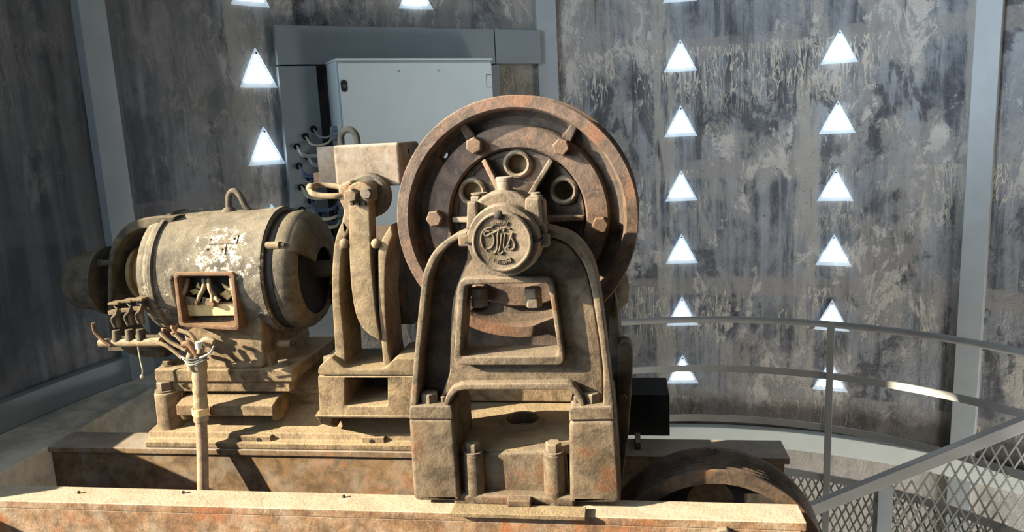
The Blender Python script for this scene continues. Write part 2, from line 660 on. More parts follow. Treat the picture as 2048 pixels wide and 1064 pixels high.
ZB, ZT = -2.7, 5.2
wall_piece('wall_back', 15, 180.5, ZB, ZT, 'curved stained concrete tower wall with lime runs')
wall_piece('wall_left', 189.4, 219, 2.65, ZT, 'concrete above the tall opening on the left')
wall_piece('wall_left.003', 180.5, 189.4, 1.75, ZT, 'unseen lower lintel of the left opening, shaped to cut off sun')  # unseen edge lowered to keep sun off the right wall
wall_piece('wall_left.001', 180.5, 189.4, ZB, .30, 'unseen concrete sill of the left opening, shaped to block low sun')  # unseen sill shaped to shade the low rear beam
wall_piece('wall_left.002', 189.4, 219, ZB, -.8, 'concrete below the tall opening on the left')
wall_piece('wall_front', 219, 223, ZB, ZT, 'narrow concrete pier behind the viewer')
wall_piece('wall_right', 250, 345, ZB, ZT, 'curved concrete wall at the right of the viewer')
wall_piece('wall_right.001', 345, 370, -1.35, ZT, 'concrete above an opening added at the right for the fill lamp')  # unseen opening added to go with the lower fill lamp
wall_piece('wall_right.002', 370, 375, ZB, ZT, 'concrete beside the opening added at the right for the fill lamp')

m = MB(); m.lathe([(0, 1.3), (0, CR+.1), (.12, CR+.1), (.12, 1.3)], (CX, CY, ZT-.05), UP, 64, closed=True)
tag(m.build('ceiling', 'concrete'), 'concrete ceiling with a round skylight', 'ceiling', kind='structure')
o = MB().box((-3.2, -1.6, ZB-.1), (4.2, 6.2, ZB)).build('floor', 'concrete')
tag(o, 'lower concrete floor of the tower', 'floor', kind='structure')

# ribs on the wall
for a, lab in ((161.75, 'grey painted steel rib on the dark left wall'), (108.3, 'grey steel rib right of the cabinet, behind the big wheel'),
               (56.75, 'light grey steel rib at the right edge of the wall')):
    hw = math.degrees(.0715/CR)
    m = MB()
    pts = [cyl(a-hw, CR+.02, ZB), cyl(a+hw, CR+.02, ZB), cyl(a+hw, CR-.055, ZB), cyl(a-hw, CR-.055, ZB)]
    m.prism(pts, (0, 0, ZT-ZB-.3))
    tag(m.build('trim_%d' % (1 if a > 150 else 2 if a > 100 else 3), 'grey', None, .004), lab, 'wall rib', kind='structure')

# channels at the foot of the wall
def channel(name, a0, a1, z0, z1, r_in, mat, label, n=40):
    m = MB()
    rows = []
    for k in range(n+1):
        a = a0+(a1-a0)*k/n
        rows.append([m.bm.verts.new(cyl(a, r, z)) for r, z in ((CR+.01, z0), (CR+.01, z1), (r_in, z1), (r_in, z0))])
    for k in range(n):
        for j in range(4):
            m.bm.faces.new((rows[k][j], rows[k][(j+1) % 4], rows[k+1][(j+1) % 4], rows[k+1][j]))
    m.bm.faces.new(rows[0])
    m.bm.faces.new(rows[-1][::-1])
    return tag(m.build(name, mat, None, .006), label, 'baseboard', kind='structure')


channel('baseboard_left', 156, 190, .0, .125, CR-.05, 'duct', 'grey metal channel along the foot of the left wall')
channel('baseboard_right', 20, 104, -1.27, -1.13, CR-.07, 'skirt', 'pale metal channel along the foot of the right wall')

# upper floor ring of concrete on the left, with the machine pit cut out
def slab(name, a0, a1, xin, z0, z1, label):
    m = MB()
    pts = []
    n = 24
    for k in range(n+1):
        p = cyl(a0+(a1-a0)*k/n, CR+.02, z0)
        pts.append(p)
    pts += [Vector((xin, pts[-1].y, z0)), Vector((xin, pts[0].y, z0))]
    m.prism(pts, (0, 0, z1-z0))
    return tag(m.build(name, 'concrete', None, .01), label, 'floor', kind='structure')


slab('floor.001', 156.5, 208, -2.31, -1.0, 0.0, 'dusty raised concrete ledge left of the machine')
o = MB().box((-2.33, 3.24, -1.0), (-.95, 3.70, .0)).build('floor.002', 'concrete', None, .01)
tag(o, 'raised concrete ledge behind the motor', 'floor', kind='structure')
o = MB().box((-2.6, 1.55, -1.9), (.25, 3.3, -1.0)).build('floor.003', 'concrete')
tag(o, 'dark pit floor under the steel beams', 'floor', kind='structure')

# triangular windows
def window(n, ang, z):
    hw, h = .118, .225
    t = Vector((-math.sin(math.radians(ang)), math.cos(math.radians(ang)), 0))   # to the left seen from inside
    nr = Vector((-math.cos(math.radians(ang)), -math.sin(math.radians(ang)), 0))  # into the room
    c = cyl(ang, CR, z)
    root = bpy.data.objects.new('window_%d' % n, None)
    C.objects.link(root)
    root.location = c
    WPOS[root.name] = c.copy()
    ZV = Vector((0, 0, 1))

    def tri(k, off, dz):
        return [c+t*hw*k+nr*off+ZV*(dz), c-t*hw*k+nr*off+ZV*(dz), c+nr*off+ZV*(dz+h*k)]
    # acrylic pane: outer ring with bevelled section, small bored hole near its tip
    m = MB()
    A, B, D, E_ = tri(1, .0, 0), tri(.985, .016, .002), tri(.72, .016, .030), tri(.72, .004, .030)
    for i in range(3):
        j = (i+1) % 3
        for L0, L1 in ((A, B), (B, D), (D, E_)):
            m.bm.faces.new([m.bm.verts.new(q) for q in (L0[i], L0[j], L1[j], L1[i])])
    bmesh.ops.remove_doubles(m.bm, verts=m.bm.verts, dist=1e-5)
    m.build('frosted_pane', 'pane', root, 0, sharp=20)
    g = MB()
    g.bm.faces.new([g.bm.verts.new(q) for q in tri(.74, .010, .028)])
    g.prism(tri(.74, .004, .028), nr*.008)
    g.build('lit_opening', 'glow', root)
    hc = c+nr*.012+ZV*(h*.875)
    MB().cylr(hc, hc+nr*.008, .0055, seg=12).build('bored_hole', 'rubber', root)  # dark disc standing for the bored hole
    tag(root, 'small lit triangular window set in the concrete wall', 'window', kind='structure')


wn = 1
for ang, zs in ((144.7, (1.94, 1.48, 1.03, .57)), (124.8, (1.98,)),
                (91.05, (1.99, 1.515, 1.06, .595, .13, -.345, -.80)), (72.1, (1.97, 1.50, 1.035, .575, .12, -.35, -.80))):
    for z in zs:
        window(wn, ang, z)
        wn += 1

# ================================================================== CABINET AND DUCTS ON THE WALL
PHI = 125.3
TL = Vector((math.sin(math.radians(PHI)), -math.cos(math.radians(PHI)), 0))   # to the right seen from inside
NR = Vector((-math.cos(math.radians(PHI)), -math.sin(math.radians(PHI)), 0))  # into the room


def W(px, py, rho):
    """s along the wall chord and z where the sight line meets the plane rho from the tower's centre"""
    r = ray(px, py)
    n = -NR
    d = rho-(Vector((0, 0, CZ))-Vector((CX, CY, CZ))).dot(n)
    t = d/r.dot(n)
    p = Vector((0, 0, CZ))+r*t
    return (p-Vector((CX, CY, 0))).dot(TL), p.z


def wbox(m, s0, s1, z0, z1, r0, r1):
    o = Vector((CX, CY, 0))
    vs = []
    q = [o+TL*s+(-NR)*r for s, r in ((s0, r0), (s1, r0), (s1, r1), (s0, r1))]
    m.prism([Vector((p.x, p.y, z0)) for p in q], (0, 0, z1-z0))
    return m


def wpt(s, z, r):
    o = Vector((CX, CY, 0))+TL*s-NR*r
    return Vector((o.x, o.y, z))


RD = 2.95      # front of the ducts
sL, zt = W(548, 50, RD)
_, zb = W(552, 129, RD)
sM, _ = W(990, 80, RD)
sR, _ = W(1076, 80, RD)
m = MB(); wbox(m, sL, sM-.004, zb, zt, RD, RD+.16)
tag(m.build('wall_duct', 'duct', None, .004), 'long grey horizontal duct above the pale cabinet', 'cable duct')
m = MB(); wbox(m, sM+.004, sR+.02, zb, zt, RD, RD+.12)
tag(m.build('wall_duct', 'duct', None, .004), 'short grey duct section between the long duct and the rib', 'cable duct')
s0, _ = W(556, 140, RD); s1, _ = W(633, 140, RD)
m = MB(); wbox(m, s0, s1, -.1, zb-.008, RD, RD+.12)
vd = tag(m.build('wall_duct', 'duct', None, .004), 'grey vertical duct with cable holes left of the cabinet', 'cable duct')
RC = 2.70
c0, ctop = W(672, 121, RC); c1, _ = W(983, 118, RC)
s2, _ = W(960, 160, RD); s3, _ = W(1000, 160, RD)
m = MB(); wbox(m, s2, s3, -.1, zb-.008, RD, RD+.12)
tag(m.build('wall_duct', 'duct', None, .004), 'narrow grey vertical duct right behind the cabinet', 'cable duct')
# cabinet
cb = .25
cen = wpt((c0+c1)/2, cb, (RC+RD)/2)
cab = thing('control_cabinet', cen, 'pale grey enamelled control cabinet on the wall behind the machine', 'cabinet')
m = MB(); wbox(m, c0, c1, cb, ctop, RC+.022, RD-.003)
m.build('body', 'cab', cab, .004)
m = MB(); wbox(m, c0-.004, c1+.004, ctop, ctop+.012, RC-.006, RD-.003)
m.build('top_lip', 'cab', cab, .002)
m = MB(); wbox(m, c0+.012, c1-.002, cb+.01, ctop-.014, RC, RC+.02)
door = m.build('door', 'cab', cab, .004)
la, lz = W(688, 172, RC)
m = MB()
pts = []
for k in range(24):
    a = 2*PI*k/24
    pts.append(wpt(la+.019*math.cos(a), lz+(.015 if math.sin(a) > 0 else -.015)+.019*math.sin(a), RC-.006))
m.prism(pts, -NR*.01)
lk = m.build('lock', 'rubber', door)
lk.parent = door
m = MB(); m.lathe([(-.002, .008), (.003, .008), (.003, .0115), (-.002, .0115)], wpt(la, lz, RC-.008), NR, 20, closed=True)
m.box((-.001, -.001, -.001), (.001, .001, .001), Matrix.Translation(wpt(la, lz, RC-.009)))
m.build('lock_ring', 'chrome', door).parent = door
for px, py in ((797, 142), (877, 141)):
    a_, z_ = W(px, py, RC)
    MB().cylr(wpt(a_, z_, RC+.001), wpt(a_, z_, RC-.003), .006, seg=14).build('rivet', 'chrome', cab)
# hinge notch outline
h0, hz0 = W(972, 150, RC); h1, hz1 = W(984, 175, RC)
m = MB()
for a0_, a1_, z0_, z1_ in ((h0, h0+.003, hz1, hz0), (h0, h1-.002, hz0, hz0+.003), (h0, h1-.002, hz1, hz1+.003)):
    wbox(m, a0_, a1_, z0_, z1_, RC-.0008, RC+.002)
m.build('hinge_seam', 'rubber', cab)

# cables from the duct holes to the cabinet's glands
holes = [(627, 258, 'wire_grey', 660, 259), (611, 273, 'wire_cream', 667, 276), (594, 294, 'wire_grey', 672, 303), (615, 313, 'wire_grey', 672, 318),
         (598, 333, 'wire_blue', 672, 336), (619, 356, 'wire_blue', 672, 366), (603, 375, 'wire_cream', 673, 391), (622, 402, 'wire_blue', 675, 408),
         (604, 420, 'wire_cream', 676, 431), (644, 426, 'wire_blue', 678, 426), (630, 436, 'wire_cream', 679, 444), (655, 458, 'wire_blue', 680, 462)]
for i, (hx, hy, mt, gx, gy) in enumerate(holes):
    hs, hz = W(hx, hy, RD)
    MB().cylr(wpt(hs, hz, RD+.001), wpt(hs, hz, RD-.0015), .021, seg=20).build('cable_hole', 'void', vd)
    gz = W(gx, gy, RC+.12)[1]
    gs = c0
    g0 = wpt(gs-.034, gz, RC+.12)
    n = 1 if i in (0, 1, 5, 11) else 2
    m = MB()
    for k in range(n):
        dz = .016*(k-(n-1)/2)
        pts = smooth_line([wpt(hs+.002, hz+dz, RD+.02), wpt(hs, hz-.01+dz, RD-.03), wpt(hs+.012, hz-.045+dz*.8, RD-.075),
                           wpt(hs+.05, min(hz-.055, gz-.005)+dz*.6, RD-.10), wpt((hs+gs)/2+.02, (hz+gz)/2-.035+dz*.5, RC+.125), g0+Vector((0, 0, dz*.3))], 6)
        m.tube(pts, .0062, 8)
    lab = {'wire_grey': 'grey', 'wire_blue': 'dark blue', 'wire_cream': 'cream'}[mt]
    pos = ('topmost', 'second from the top', 'third from the top', 'fourth from the top', 'fifth from the top', 'sixth from the top',
           'seventh from the top', 'eighth from the top', 'ninth from the top', 'tenth from the top', 'eleventh from the top', 'lowest')[i]
    cbl = tag(m.build('cable', mt), '%s cable from duct to cabinet side, %s of the row' % (lab, pos), 'cable', 'cables between duct and cabinet')
    m = MB()
    m.cylr(wpt(gs-.036, gz, RC+.12), wpt(gs-.012, gz, RC+.12), .017, seg=16)
    m.hexa(wpt(gs-.012, gz, RC+.12), TL, .022, .014)
    m.build('cable_gland', 'plastic', cab, .001)

# ================================================================== STEEL BEAMS
# front beam
bt = thing('steel_beam', (-.9, 2.16, -.3), 'rusty orange-brown steel beam across the foreground, sunlit on top', 'steel beam')
m = MB(); m.box((-2.75, 2.11, -.028), (.515, 2.222, .0)); m.build('flange', 'beam', bt, .004)
m = MB(); m.box((-2.75, 2.112, -.42), (.50, 2.135, -.0275)); m.build('web', 'beam', bt, .003)
m = MB(); m.box((.497, 2.115, -.42), (.512, 2.215, -.028)); m.build('end_plate', 'beam', bt, .003)
for px in (162, 370, 690):
    p = PZ(px, 984 if px < 600 else 992, 0)
    MB().cylr((p.x, min(p.y, 2.215)-.01, -.001), (p.x, min(p.y, 2.215)-.01, .008), .005, seg=10).build('stud', 'darkiron', bt)
p = P(1447, 1060, 2.112)
hexbolt(bt, (p.x, 2.112, p.z-.01), FR, .024, .02)
# rear beam
bt = thing('steel_beam', (-.9, 2.6, -.3), 'brown steel beam under the machine bed, behind the foreground beam', 'steel beam')
m = MB(); m.box((-2.309, 2.545, -.024), (.56, 2.70, .0)); m.build('flange', 'rearbeam', bt, .004)
m = MB(); m.box((-2.309, 2.56, -.50), (.545, 2.59, -.022)); m.build('web', 'rearbeam', bt, .003)
m = MB(); m.box((.03, 2.60, .0), (.05, 2.69, .028)); m.build('cleat', 'rearbeam', bt, .003)

# ================================================================== MACHINE BED
bed = thing('machine_bed', (-1.0, 2.8, 0), 'long dusty yellow-brown cast iron bed under motor and brake', 'machine bed')
YB = 2.73
# bottom flange with sloping top
def yz_prism(m, pts, x0, x1):
    m.prism([Vector((x0, y, z)) for y, z in pts], (x1-x0, 0, 0))
    return m


XR = -.62
m = MB()
yz_prism(m, [(2.55, .001), (2.55, .026), (2.575, .03), (2.585, .055), (2.64, .062), (2.735, .12), (2.80, .12), (2.80, .001)], -1.885, XR)
m.build('base_flange', 'bed', bed, .006, 3)
m = MB()
m.box((-1.86, YB, .06), (XR, 3.12, .20))
m.build('bed_wall', 'bed', bed, .008)
# flange bosses
for px in (520, 745):
    p = P(px, 884, 2.57)
    q = P(px+(-45 if px < 600 else -20), 884, 2.57)
    m = MB(); m.box((q.x, 2.562, .012), (p.x+.05, 2.60, .050)); m.build('boss', 'bed', bed, .004)
    c = Vector((p.x, 2.563, .034))
    MB().cylr(c, c+Vector((0, -.003, 0)), .009, seg=12).build('drain_hole', 'void', bed)
# left corner column with bolt
p0, p1 = P(297, 800, 2.60), P(347, 800, 2.60)
m = MB()
cxm = (p0.x+p1.x)/2+.005
m.lathe([(0.03, 0), (0.03, .060), (.06, .054), (.20, .052), (.206, .046), (.206, 0)], (cxm, 2.645, 0), UP, 28)
m.box((cxm-.035, 2.645, .03), (cxm+.06, 2.76, .195))
m.build('corner_post', 'bed', bed, .006)
hexbolt(bed, (cxm-.005, 2.642, .206), UP, .034, .035, 'bolt', .1, .05)
# hood ledges: a projecting shelf with gusset ends
def hood(x0, x1, ztop, zlip, name='ledge', yf=2.575, gus=True):
    m = MB()
    yz_prism(m, [(YB+.03, ztop+.004), (2.63, ztop), (yf+.004, ztop-.014), (yf, zlip), (yf+.014, zlip-.002), (2.62, zlip+.01), (YB+.03, zlip+.01)], x0, x1)
    m.build(name, 'bed', bed, .005, 3)
    if gus:
        for xa in (x0, x1-.022):
            m = MB()
            yz_prism(m, [(YB+.02, ztop-.01), (yf+.012, zlip+.004), (yf+.03, zlip-.03), (2.66, .085), (YB+.02, .10)], xa+.001, xa+.021)
            m.build('gusset', 'bed', bed, .005, 2)


xa, xb = P(350, 797, 2.58).x, P(548, 830, 2.58).x
hood(xa, xb, P(450, 800, 2.60).z, P(450, 832, 2.575).z)
# top deck of the bed
m = MB(); m.box((-1.83, 2.70, .172), (-1.18, 3.12, .205)); m.build('top_deck', 'bed', bed, .006)
# packing plate under the motor foot
m = MB(); m.box((P(332, 790, 2.64).x, 2.64, .20), (P(582, 790, 2.64).x, 3.06, .242)); m.build('packing_block', 'bed', bed, .006)
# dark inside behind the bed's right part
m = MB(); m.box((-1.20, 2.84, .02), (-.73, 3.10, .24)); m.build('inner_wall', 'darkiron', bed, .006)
# right shelf, carrying the brake stand
xc, xdq = P(637, 835, 2.50).x, P(836, 835, 2.50).x
m = MB()
yz_prism(m, [(YB+.02, .179), (2.50, .179), (2.47, .172), (2.475, .162), (2.56, .166), (YB+.02, .166)], xc, xdq+.02)
m.build('ledge', 'bed', bed, .004, 2)
m = MB()
yz_prism(m, [(YB+.02, .166), (2.476, .164), (2.50, .13), (2.61, .07), (YB+.02, .10)], xc+.002, xc+.024)
m.build('gusset', 'bed', bed, .005)

# ================================================================== MOTOR
MY, MZ, MR = 2.86, .648, .252
mot = thing('electric_motor', (-1.56, MY, .25), 'old electric motor with flaking white paint and an open inspection window', 'motor')
X0, X1 = -1.835, -1.345          # body
xw0, xw1, tw0, tw1 = P(352, 600, 2.62).x, P(468, 600, 2.62).x, -38, 7
bm = bmesh.new()
nx, nt = 40, 120
vv = [[bm.verts.new((X0+(X1-X0)*i/nx, MY-MR*math.cos(2*PI*j/nt), MZ+MR*math.sin(2*PI*j/nt))) for j in range(nt)] for i in range(nx+1)]
for i in range(nx):
    for j in range(nt):
        xm = X0+(X1-X0)*(i+.5)/nx
        tm = (j+.5)/nt*360
        tm = tm-360 if tm > 180 else tm
        if xw0+.006 < xm < xw1-.006 and tw0 < tm < tw1:
            continue
        bm.faces.new((vv[i][j], vv[i+1][j], vv[i+1][(j+1) % nt], vv[i][(j+1) % nt]))
bmesh.ops.recalc_face_normals(bm, faces=bm.faces)
me = bpy.data.meshes.new('body')
bm.to_mesh(me)
bm.free()
body = put_mesh('body', me, 'motor', mot)
sm = body.modifiers.new('s', 'SOLIDIFY')
sm.thickness = .016
sm.offset = -1
# end rings of the body
m = MB(); m.lathe([(0, MR-.03), (0, MR+.004), (.006, MR+.010), (.020, MR+.010), (.026, MR+.002), (.026, MR-.03)], (X0+.018, MY, MZ), RT, 96, closed=True)
m.build('body_ring', 'motor', mot)
m = MB(); m.lathe([(0, MR-.03), (0, MR+.006), (.02, MR+.006), (.024, MR-.03)], (X1-.026, MY, MZ), RT, 96, closed=True)
m.build('body_ring', 'motor', mot)
# left end shield
m = MB(); m.lathe([(0, .10), (-.006, .165), (-.02, .20), (-.012, .225), (.0, .243), (.03, MR), (.06, MR-.01), (.06, .20), (.03, .10)], (X0-.032, MY, MZ), RT, 96, closed=True)
m.build('end_shield', 'motor', mot)
# inspection window frame
plate('window_frame', rounded([(346, 545), (468, 545), (479, 662), (358, 654)], 9), [rounded([(354, 552), (461, 552), (470, 654), (366, 647)], 7)],
      MY-MR-.012, MY-MR+.085, 'copper', mot, .003, label='rusty brown raised frame round the inspection window')
# inside
m = MB(); m.lathe([(0, 0), (0, .175), (X1-X0-.06, .175), (X1-X0-.06, 0)], (X0+.03, MY, MZ), RT, 64)
m.build('rotor', 'darkiron', mot)
yi = MY-.215
pz = lambda x, y: P(x, y, yi)
m = MB()
a, b = pz(368, 632), pz(468, 606)
m.box((a.x, yi-.005, a.z), (b.x, yi+.04, pz(400, 608).z)); m.build('terminal_board', 'wood', mot, .002, label='pale sunlit terminal board')
for (ax_, ay, bx_, by) in ((368, 596, 402, 603), (408, 599, 438, 606)):
    a, b = pz(ax_, ay), pz(bx_, by)
    m = MB(); m.tube([a+Vector((0, -.012, 0)), b+Vector((0, -.012, 0))], 0, flat=(.004, .014), cap=True); m.build('terminal_strap', 'arm', mot, .002)
for x, y in ((368, 596), (397, 602), (430, 605)):
    c = pz(x, y)+Vector((0, -.016, 0))
    hexbolt(mot, c, FR, .012, .012, 'copper')
for pts in (((372, 560), (376, 575), (369, 590)), ((404, 560), (412, 574), (404, 590), (401, 600)), ((414, 560), (424, 574), (429, 586), (430, 600)), ((424, 588), (436, 594), (444, 600))):
    q = smooth_line([pz(x, y)+Vector((0, -.018+.03*(k == 0), 0)) for k, (x, y) in enumerate(pts)], 5)
    m = MB(); m.tube(q, .0085, 10); m.build('winding_lead', 'rag', mot)
for pts in (((375, 583), (388, 578), (398, 586), (384, 591)), ((436, 590), (448, 582), (460, 592), (452, 602)), ((440, 568), (466, 582), (468, 598), (444, 576)), ((388, 575), (392, 566), (398, 580))):
    m = MB(); m.prism([pz(x, y)+Vector((0, .012, 0)) for x, y in pts], (0, .008, 0)); m.build('torn_insulation', 'wood', mot)
# right end bell: fat rounded ring, then a dark domed end
XB = X1+.028
m = MB(); m.lathe([(-.03, .235), (-.03, .215), (.0, .20), (.03, .20), (.03, .235)], (X1, MY, MZ), RT, 72, closed=True)
m.build('dark_gap_ring', 'darkiron', mot)
prof = [(0, .205), (.0, .228), (.006, .237), (.03, .240), (.052, .236), (.068, .222), (.076, .205), (.074, .19), (.03, .19)]
m = MB(); m.lathe(prof, (XB, MY, MZ), RT, 96, closed=True); m.build('end_bell', 'bell', mot)
m = MB(); m.lathe([(.05, .234), (.072, .226), (.092, .206), (.106, .175), (.114, .135), (.117, .09), (.107, .09), (.104, .13), (.095, .17), (.07, .205), (.05, .215)], (XB, MY, MZ), RT, 72, closed=True, a0=math.radians(-235), a1=math.radians(-28))
m.lathe([(.06, .230), (.078, .215), (.088, .19), (.08, .18), (.07, .20)], (XB, MY, MZ), RT, 60, closed=True, a0=math.radians(-29), a1=math.radians(126))
m.build('fan_cover', 'bell', mot)
m = MB(); m.cylr((XB+.045, MY, MZ), (XB+.065, MY, MZ), .188, seg=64); m.build('bell_shade_disc', 'void', mot)  # black disc stands for the shade inside the bell
m = MB(); m.cylr((X1-.1, MY, MZ), (-1.0, MY, MZ), .035, seg=32); m.build('shaft', 'darkiron', mot)
# lugs and through bolts
for px, py, Yq in ((545, 491, 2.66), (568, 688, 2.72)):
    p = P(px, py, Yq)
    m = MB(); m.cylr((p.x-.025, p.y, p.z), (p.x+.03, p.y, p.z), .0155, seg=20); m.build('lug', 'arm', mot, .003)
    m = MB(); m.cylr((p.x+.03, p.y, p.z), (p.x+.050, p.y, p.z), .009, seg=14); m.build('through_bolt', 'darkiron', mot)
p = P(307, 492, 2.66)
MB().ball(p, .017, sq=(1.1, 1, 1)).build('lug', 'arm', mot)
# lifting eye
p = P(470, 420, MY-.02)
m = MB()
q = [(-.026, -.008), (-.024, .03), (-.018, .062), (.0, .078), (.020, .070), (.034, .045), (.046, .015), (.062, -.006)]
m.tube(smooth_line([Vector((p.x+x, MY-.02, MZ+MR+z)) for x, z in q], 5), .012, 12, rs=None)
m.lathe([(-.01, 0), (-.01, .034), (.004, .026), (.012, .016), (.012, 0)], (p.x-.026, MY-.02, MZ+MR), UP, 20)
m.build('lifting_eye', 'bell', mot)
# nameplate
for (a0, a1, t0, t1) in ((413, 472, 34, 43), (411, 452, 24.5, 33.5)):
    xa_, xb_ = P(a0, 455, 2.66).x, P(a1, 455, 2.66).x
    m = MB(); m.patch(xa_, xb_, t0, t1, MR-.002, MR+.0035, MY, MZ, 5); pl = m.build('nameplate', 'motor', mot, .001)
    for x in (xa_+.012, xb_-.012):
        a = math.radians((t0+t1)/2)
        c = Vector((x, MY-(MR+.003)*math.cos(a), MZ+(MR+.003)*math.sin(a)))
        MB().ball(c, .0045, 8).build('rivet', 'darkiron', mot)
# saddle under the body and its feet
m = MB()
sx0, sx1 = P(372, 700, 2.66).x, P(530, 700, 2.66).x
zf = .30
prof = [(MY-.19, .50), (MY-.205, .46), (MY-.205, .40), (MY-.215, .33), (MY-.235, zf), (MY+.235, zf), (MY+.205, .40), (MY+.19, .50)]
m.prism([Vector((sx0, y, z)) for y, z in prof], (sx1-sx0, 0, 0))
m.build('saddle', 'bed', mot, .015, 3)
fx0, fx1 = P(306, 750, 2.62).x, P(585, 750, 2.62).x
m = MB()
m.box((fx0, 2.625, .243), (fx1, 3.09, .300))
m.build('foot', 'bed', mot, .012, 3)
m = MB()
m.prism([Vector((sx0-.03, 2.66, .29)), Vector((sx1+.03, 2.66, .29)), Vector((sx1, 2.665, .345)), Vector((sx0, 2.665, .345))], (0, .38, 0))
m.build('saddle_fillet', 'bed', mot, .01, 3)
for px in (336, 566):
    p = P(px, 738, 2.67)
    hexbolt(mot, (p.x, 2.675, .299), UP, .022, .016, 'bolt', .5, .02)
# left bearing arm and bearing
outer = smooth_line([(x, y) for x, y in ((352, 432), (300, 434), (262, 444), (236, 466), (221, 496), (215, 540), (214, 614))], 5)
inner = smooth_line([(x, y) for x, y in ((222, 612), (223, 545), (230, 504), (246, 478), (268, 462), (296, 457), (334, 459))], 5)
plate('bearing_arm', [tuple(v[:2]) for v in outer]+[tuple(v[:2]) for v in inner], [], 2.74, 2.96, 'bell', mot, .008) if False else None
def P2(l):
    return [tuple(v) for v in l]


def smooth2(pts, n=5, closed=False):
    return [(v.x, v.y) for v in smooth_line([Vector((a, b, 0)) for a, b in pts], n, closed)]


oo = smooth2([(352, 432), (300, 434), (262, 444), (236, 466), (221, 496), (215, 540), (214, 614)])
ii = smooth2([(222, 612), (223, 545), (230, 504), (246, 478), (268, 462), (296, 457), (334, 459)])
plate('bearing_arm', oo+ii, [], 2.74, 2.95, 'bell', mot, .007)
oo = smooth2([(214, 600), (216, 650), (232, 690), (270, 712), (330, 716)])
ii = smooth2([(330, 704), (274, 698), (242, 680), (226, 648), (223, 600)])
plate('bearing_arm', oo+ii, [], 2.78, 2.95, 'bell', mot, .007)
bx1 = P(216, 590, 2.85).x
m = MB(); m.lathe([(-.17, 0), (-.165, .05), (-.15, .09), (-.12, .118), (-.06, .125), (.0, .125), (.0, .145), (.02, .145), (.02, 0)], (bx1, MY, MZ-.03), RT, 48)
m.build('bearing_cap', 'bell', mot, label='dark rounded bearing cap at the far left end')
m = MB(); p = P(200, 526, 2.80); m.cylr(p, p+Vector((.07, 0, 0)), .012, seg=14); m.ball(p, .018); m.build('oil_pipe', 'bell', mot)
m = MB(); m.lathe([(0, .04), (0, .10), (.01, .112), (.025, .112), (.03, .095), (.045, .095), (.05, .112), (.07, .112), (.08, .10), (.08, .04)], (P(258, 560, 2.78).x, MY, MZ), RT, 48, closed=True)
m.build('slip_ring', 'brass', mot, label='brown-gold slip rings')
m = MB(); m.cylr((bx1, MY, MZ), (X0, MY, MZ), .04, seg=24); m.build('shaft', 'darkiron', mot)

# brush holders below the left end
yb = 2.60
bh = thing('brush_holder', P(260, 690, yb), 'row of three clip terminals on a dusty tube at the motor\'s left end', 'brush holder')
a, b = P(200, 686, yb), P(322, 684, yb)
m = MB(); m.cylr(a, Vector((b.x, b.y, b.z)), .017, seg=20); m.build('tube', 'rag', bh, .002)
for px, py in ((232, 0), (258, -5), (280, -8)):
    m = MB()
    for (x0_, y0_, x1_, y1_, d) in ((-9, 603, 12, 608, .05), (-12, 620, 10, 628, .03), (-2, 628, 9, 655, .016)):
        q0, q1 = P(px+x0_, y0_+py, yb), P(px+x1_, y1_+py, yb)
        m.box((q0.x, yb-d/2, q1.z), (q1.x, yb+d/2, q0.z))
    cl = m.build('clip', 'arm', bh, .0025)
    m = MB()
    q0 = P(px-2, 612+py, yb)
    m.tube(smooth_line([q0, q0+Vector((.018, -.012, -.01)), q0+Vector((.012, -.016, -.03)), q0+Vector((-.012, -.012, -.05)), q0+Vector((-.004, -.01, -.085))], 4), .006, 8)
    m.build('lead', 'bell', bh)
    m = MB()
    q0 = P(px, 660+py*.3, yb)
    m.cylr(q0, q0+Vector((0, 0, -.045)), .015, .018, seg=12)
    m.build('clamp', 'bell', bh, .002)
m = MB(); m.tube(smooth_line([P(186, 646, 2.58), P(190, 664, 2.58), P(205, 680, 2.58), P(222, 691, 2.58)], 5), .007, 8); m.build('spring_arm', 'copper', bh)
m = MB(); m.tube(smooth_line([P(276, 694, 2.58), P(281, 722, 2.58), P(285, 740, 2.58), P(284, 752, 2.58)], 5), .003, 6); m.ball(P(284, 753, 2.58), .008, 8)
m.build('dangling_wire', 'wire_cream', bh)
m = MB()
a, b = P(222, 694, 2.66), P(320, 692, 2.66)
m.box((a.x, 2.64, a.z-.012), (b.x, 2.72, a.z+.035)); m.build('carrier_bar', 'bell', bh, .004)
for px, py in ((330, 655), (348, 650)):
    m = MB(); q0 = P(px, py, 2.58); m.cylr(q0+Vector((0, 0, -.045)), q0, .011, seg=10)
    m.hexa(q0+Vector((0, 0, -.012)), UP, .015, .012); m.hexa(q0+Vector((0, 0, -.038)), UP, .016, .012); m.build('stud', 'copper', bh)
m = MB()
for pts in (((300, 682), (330, 690), (352, 705), (364, 716)), ((320, 664), (336, 680), (352, 690), (372, 700)), ((350, 668), (362, 680), (372, 690)), ((356, 660), (380, 668), (392, 684))):
    m.tube(smooth_line([P(x, y, 2.56) for x, y in pts], 4), .008, 8)
m.build('lead', 'rag', bh)

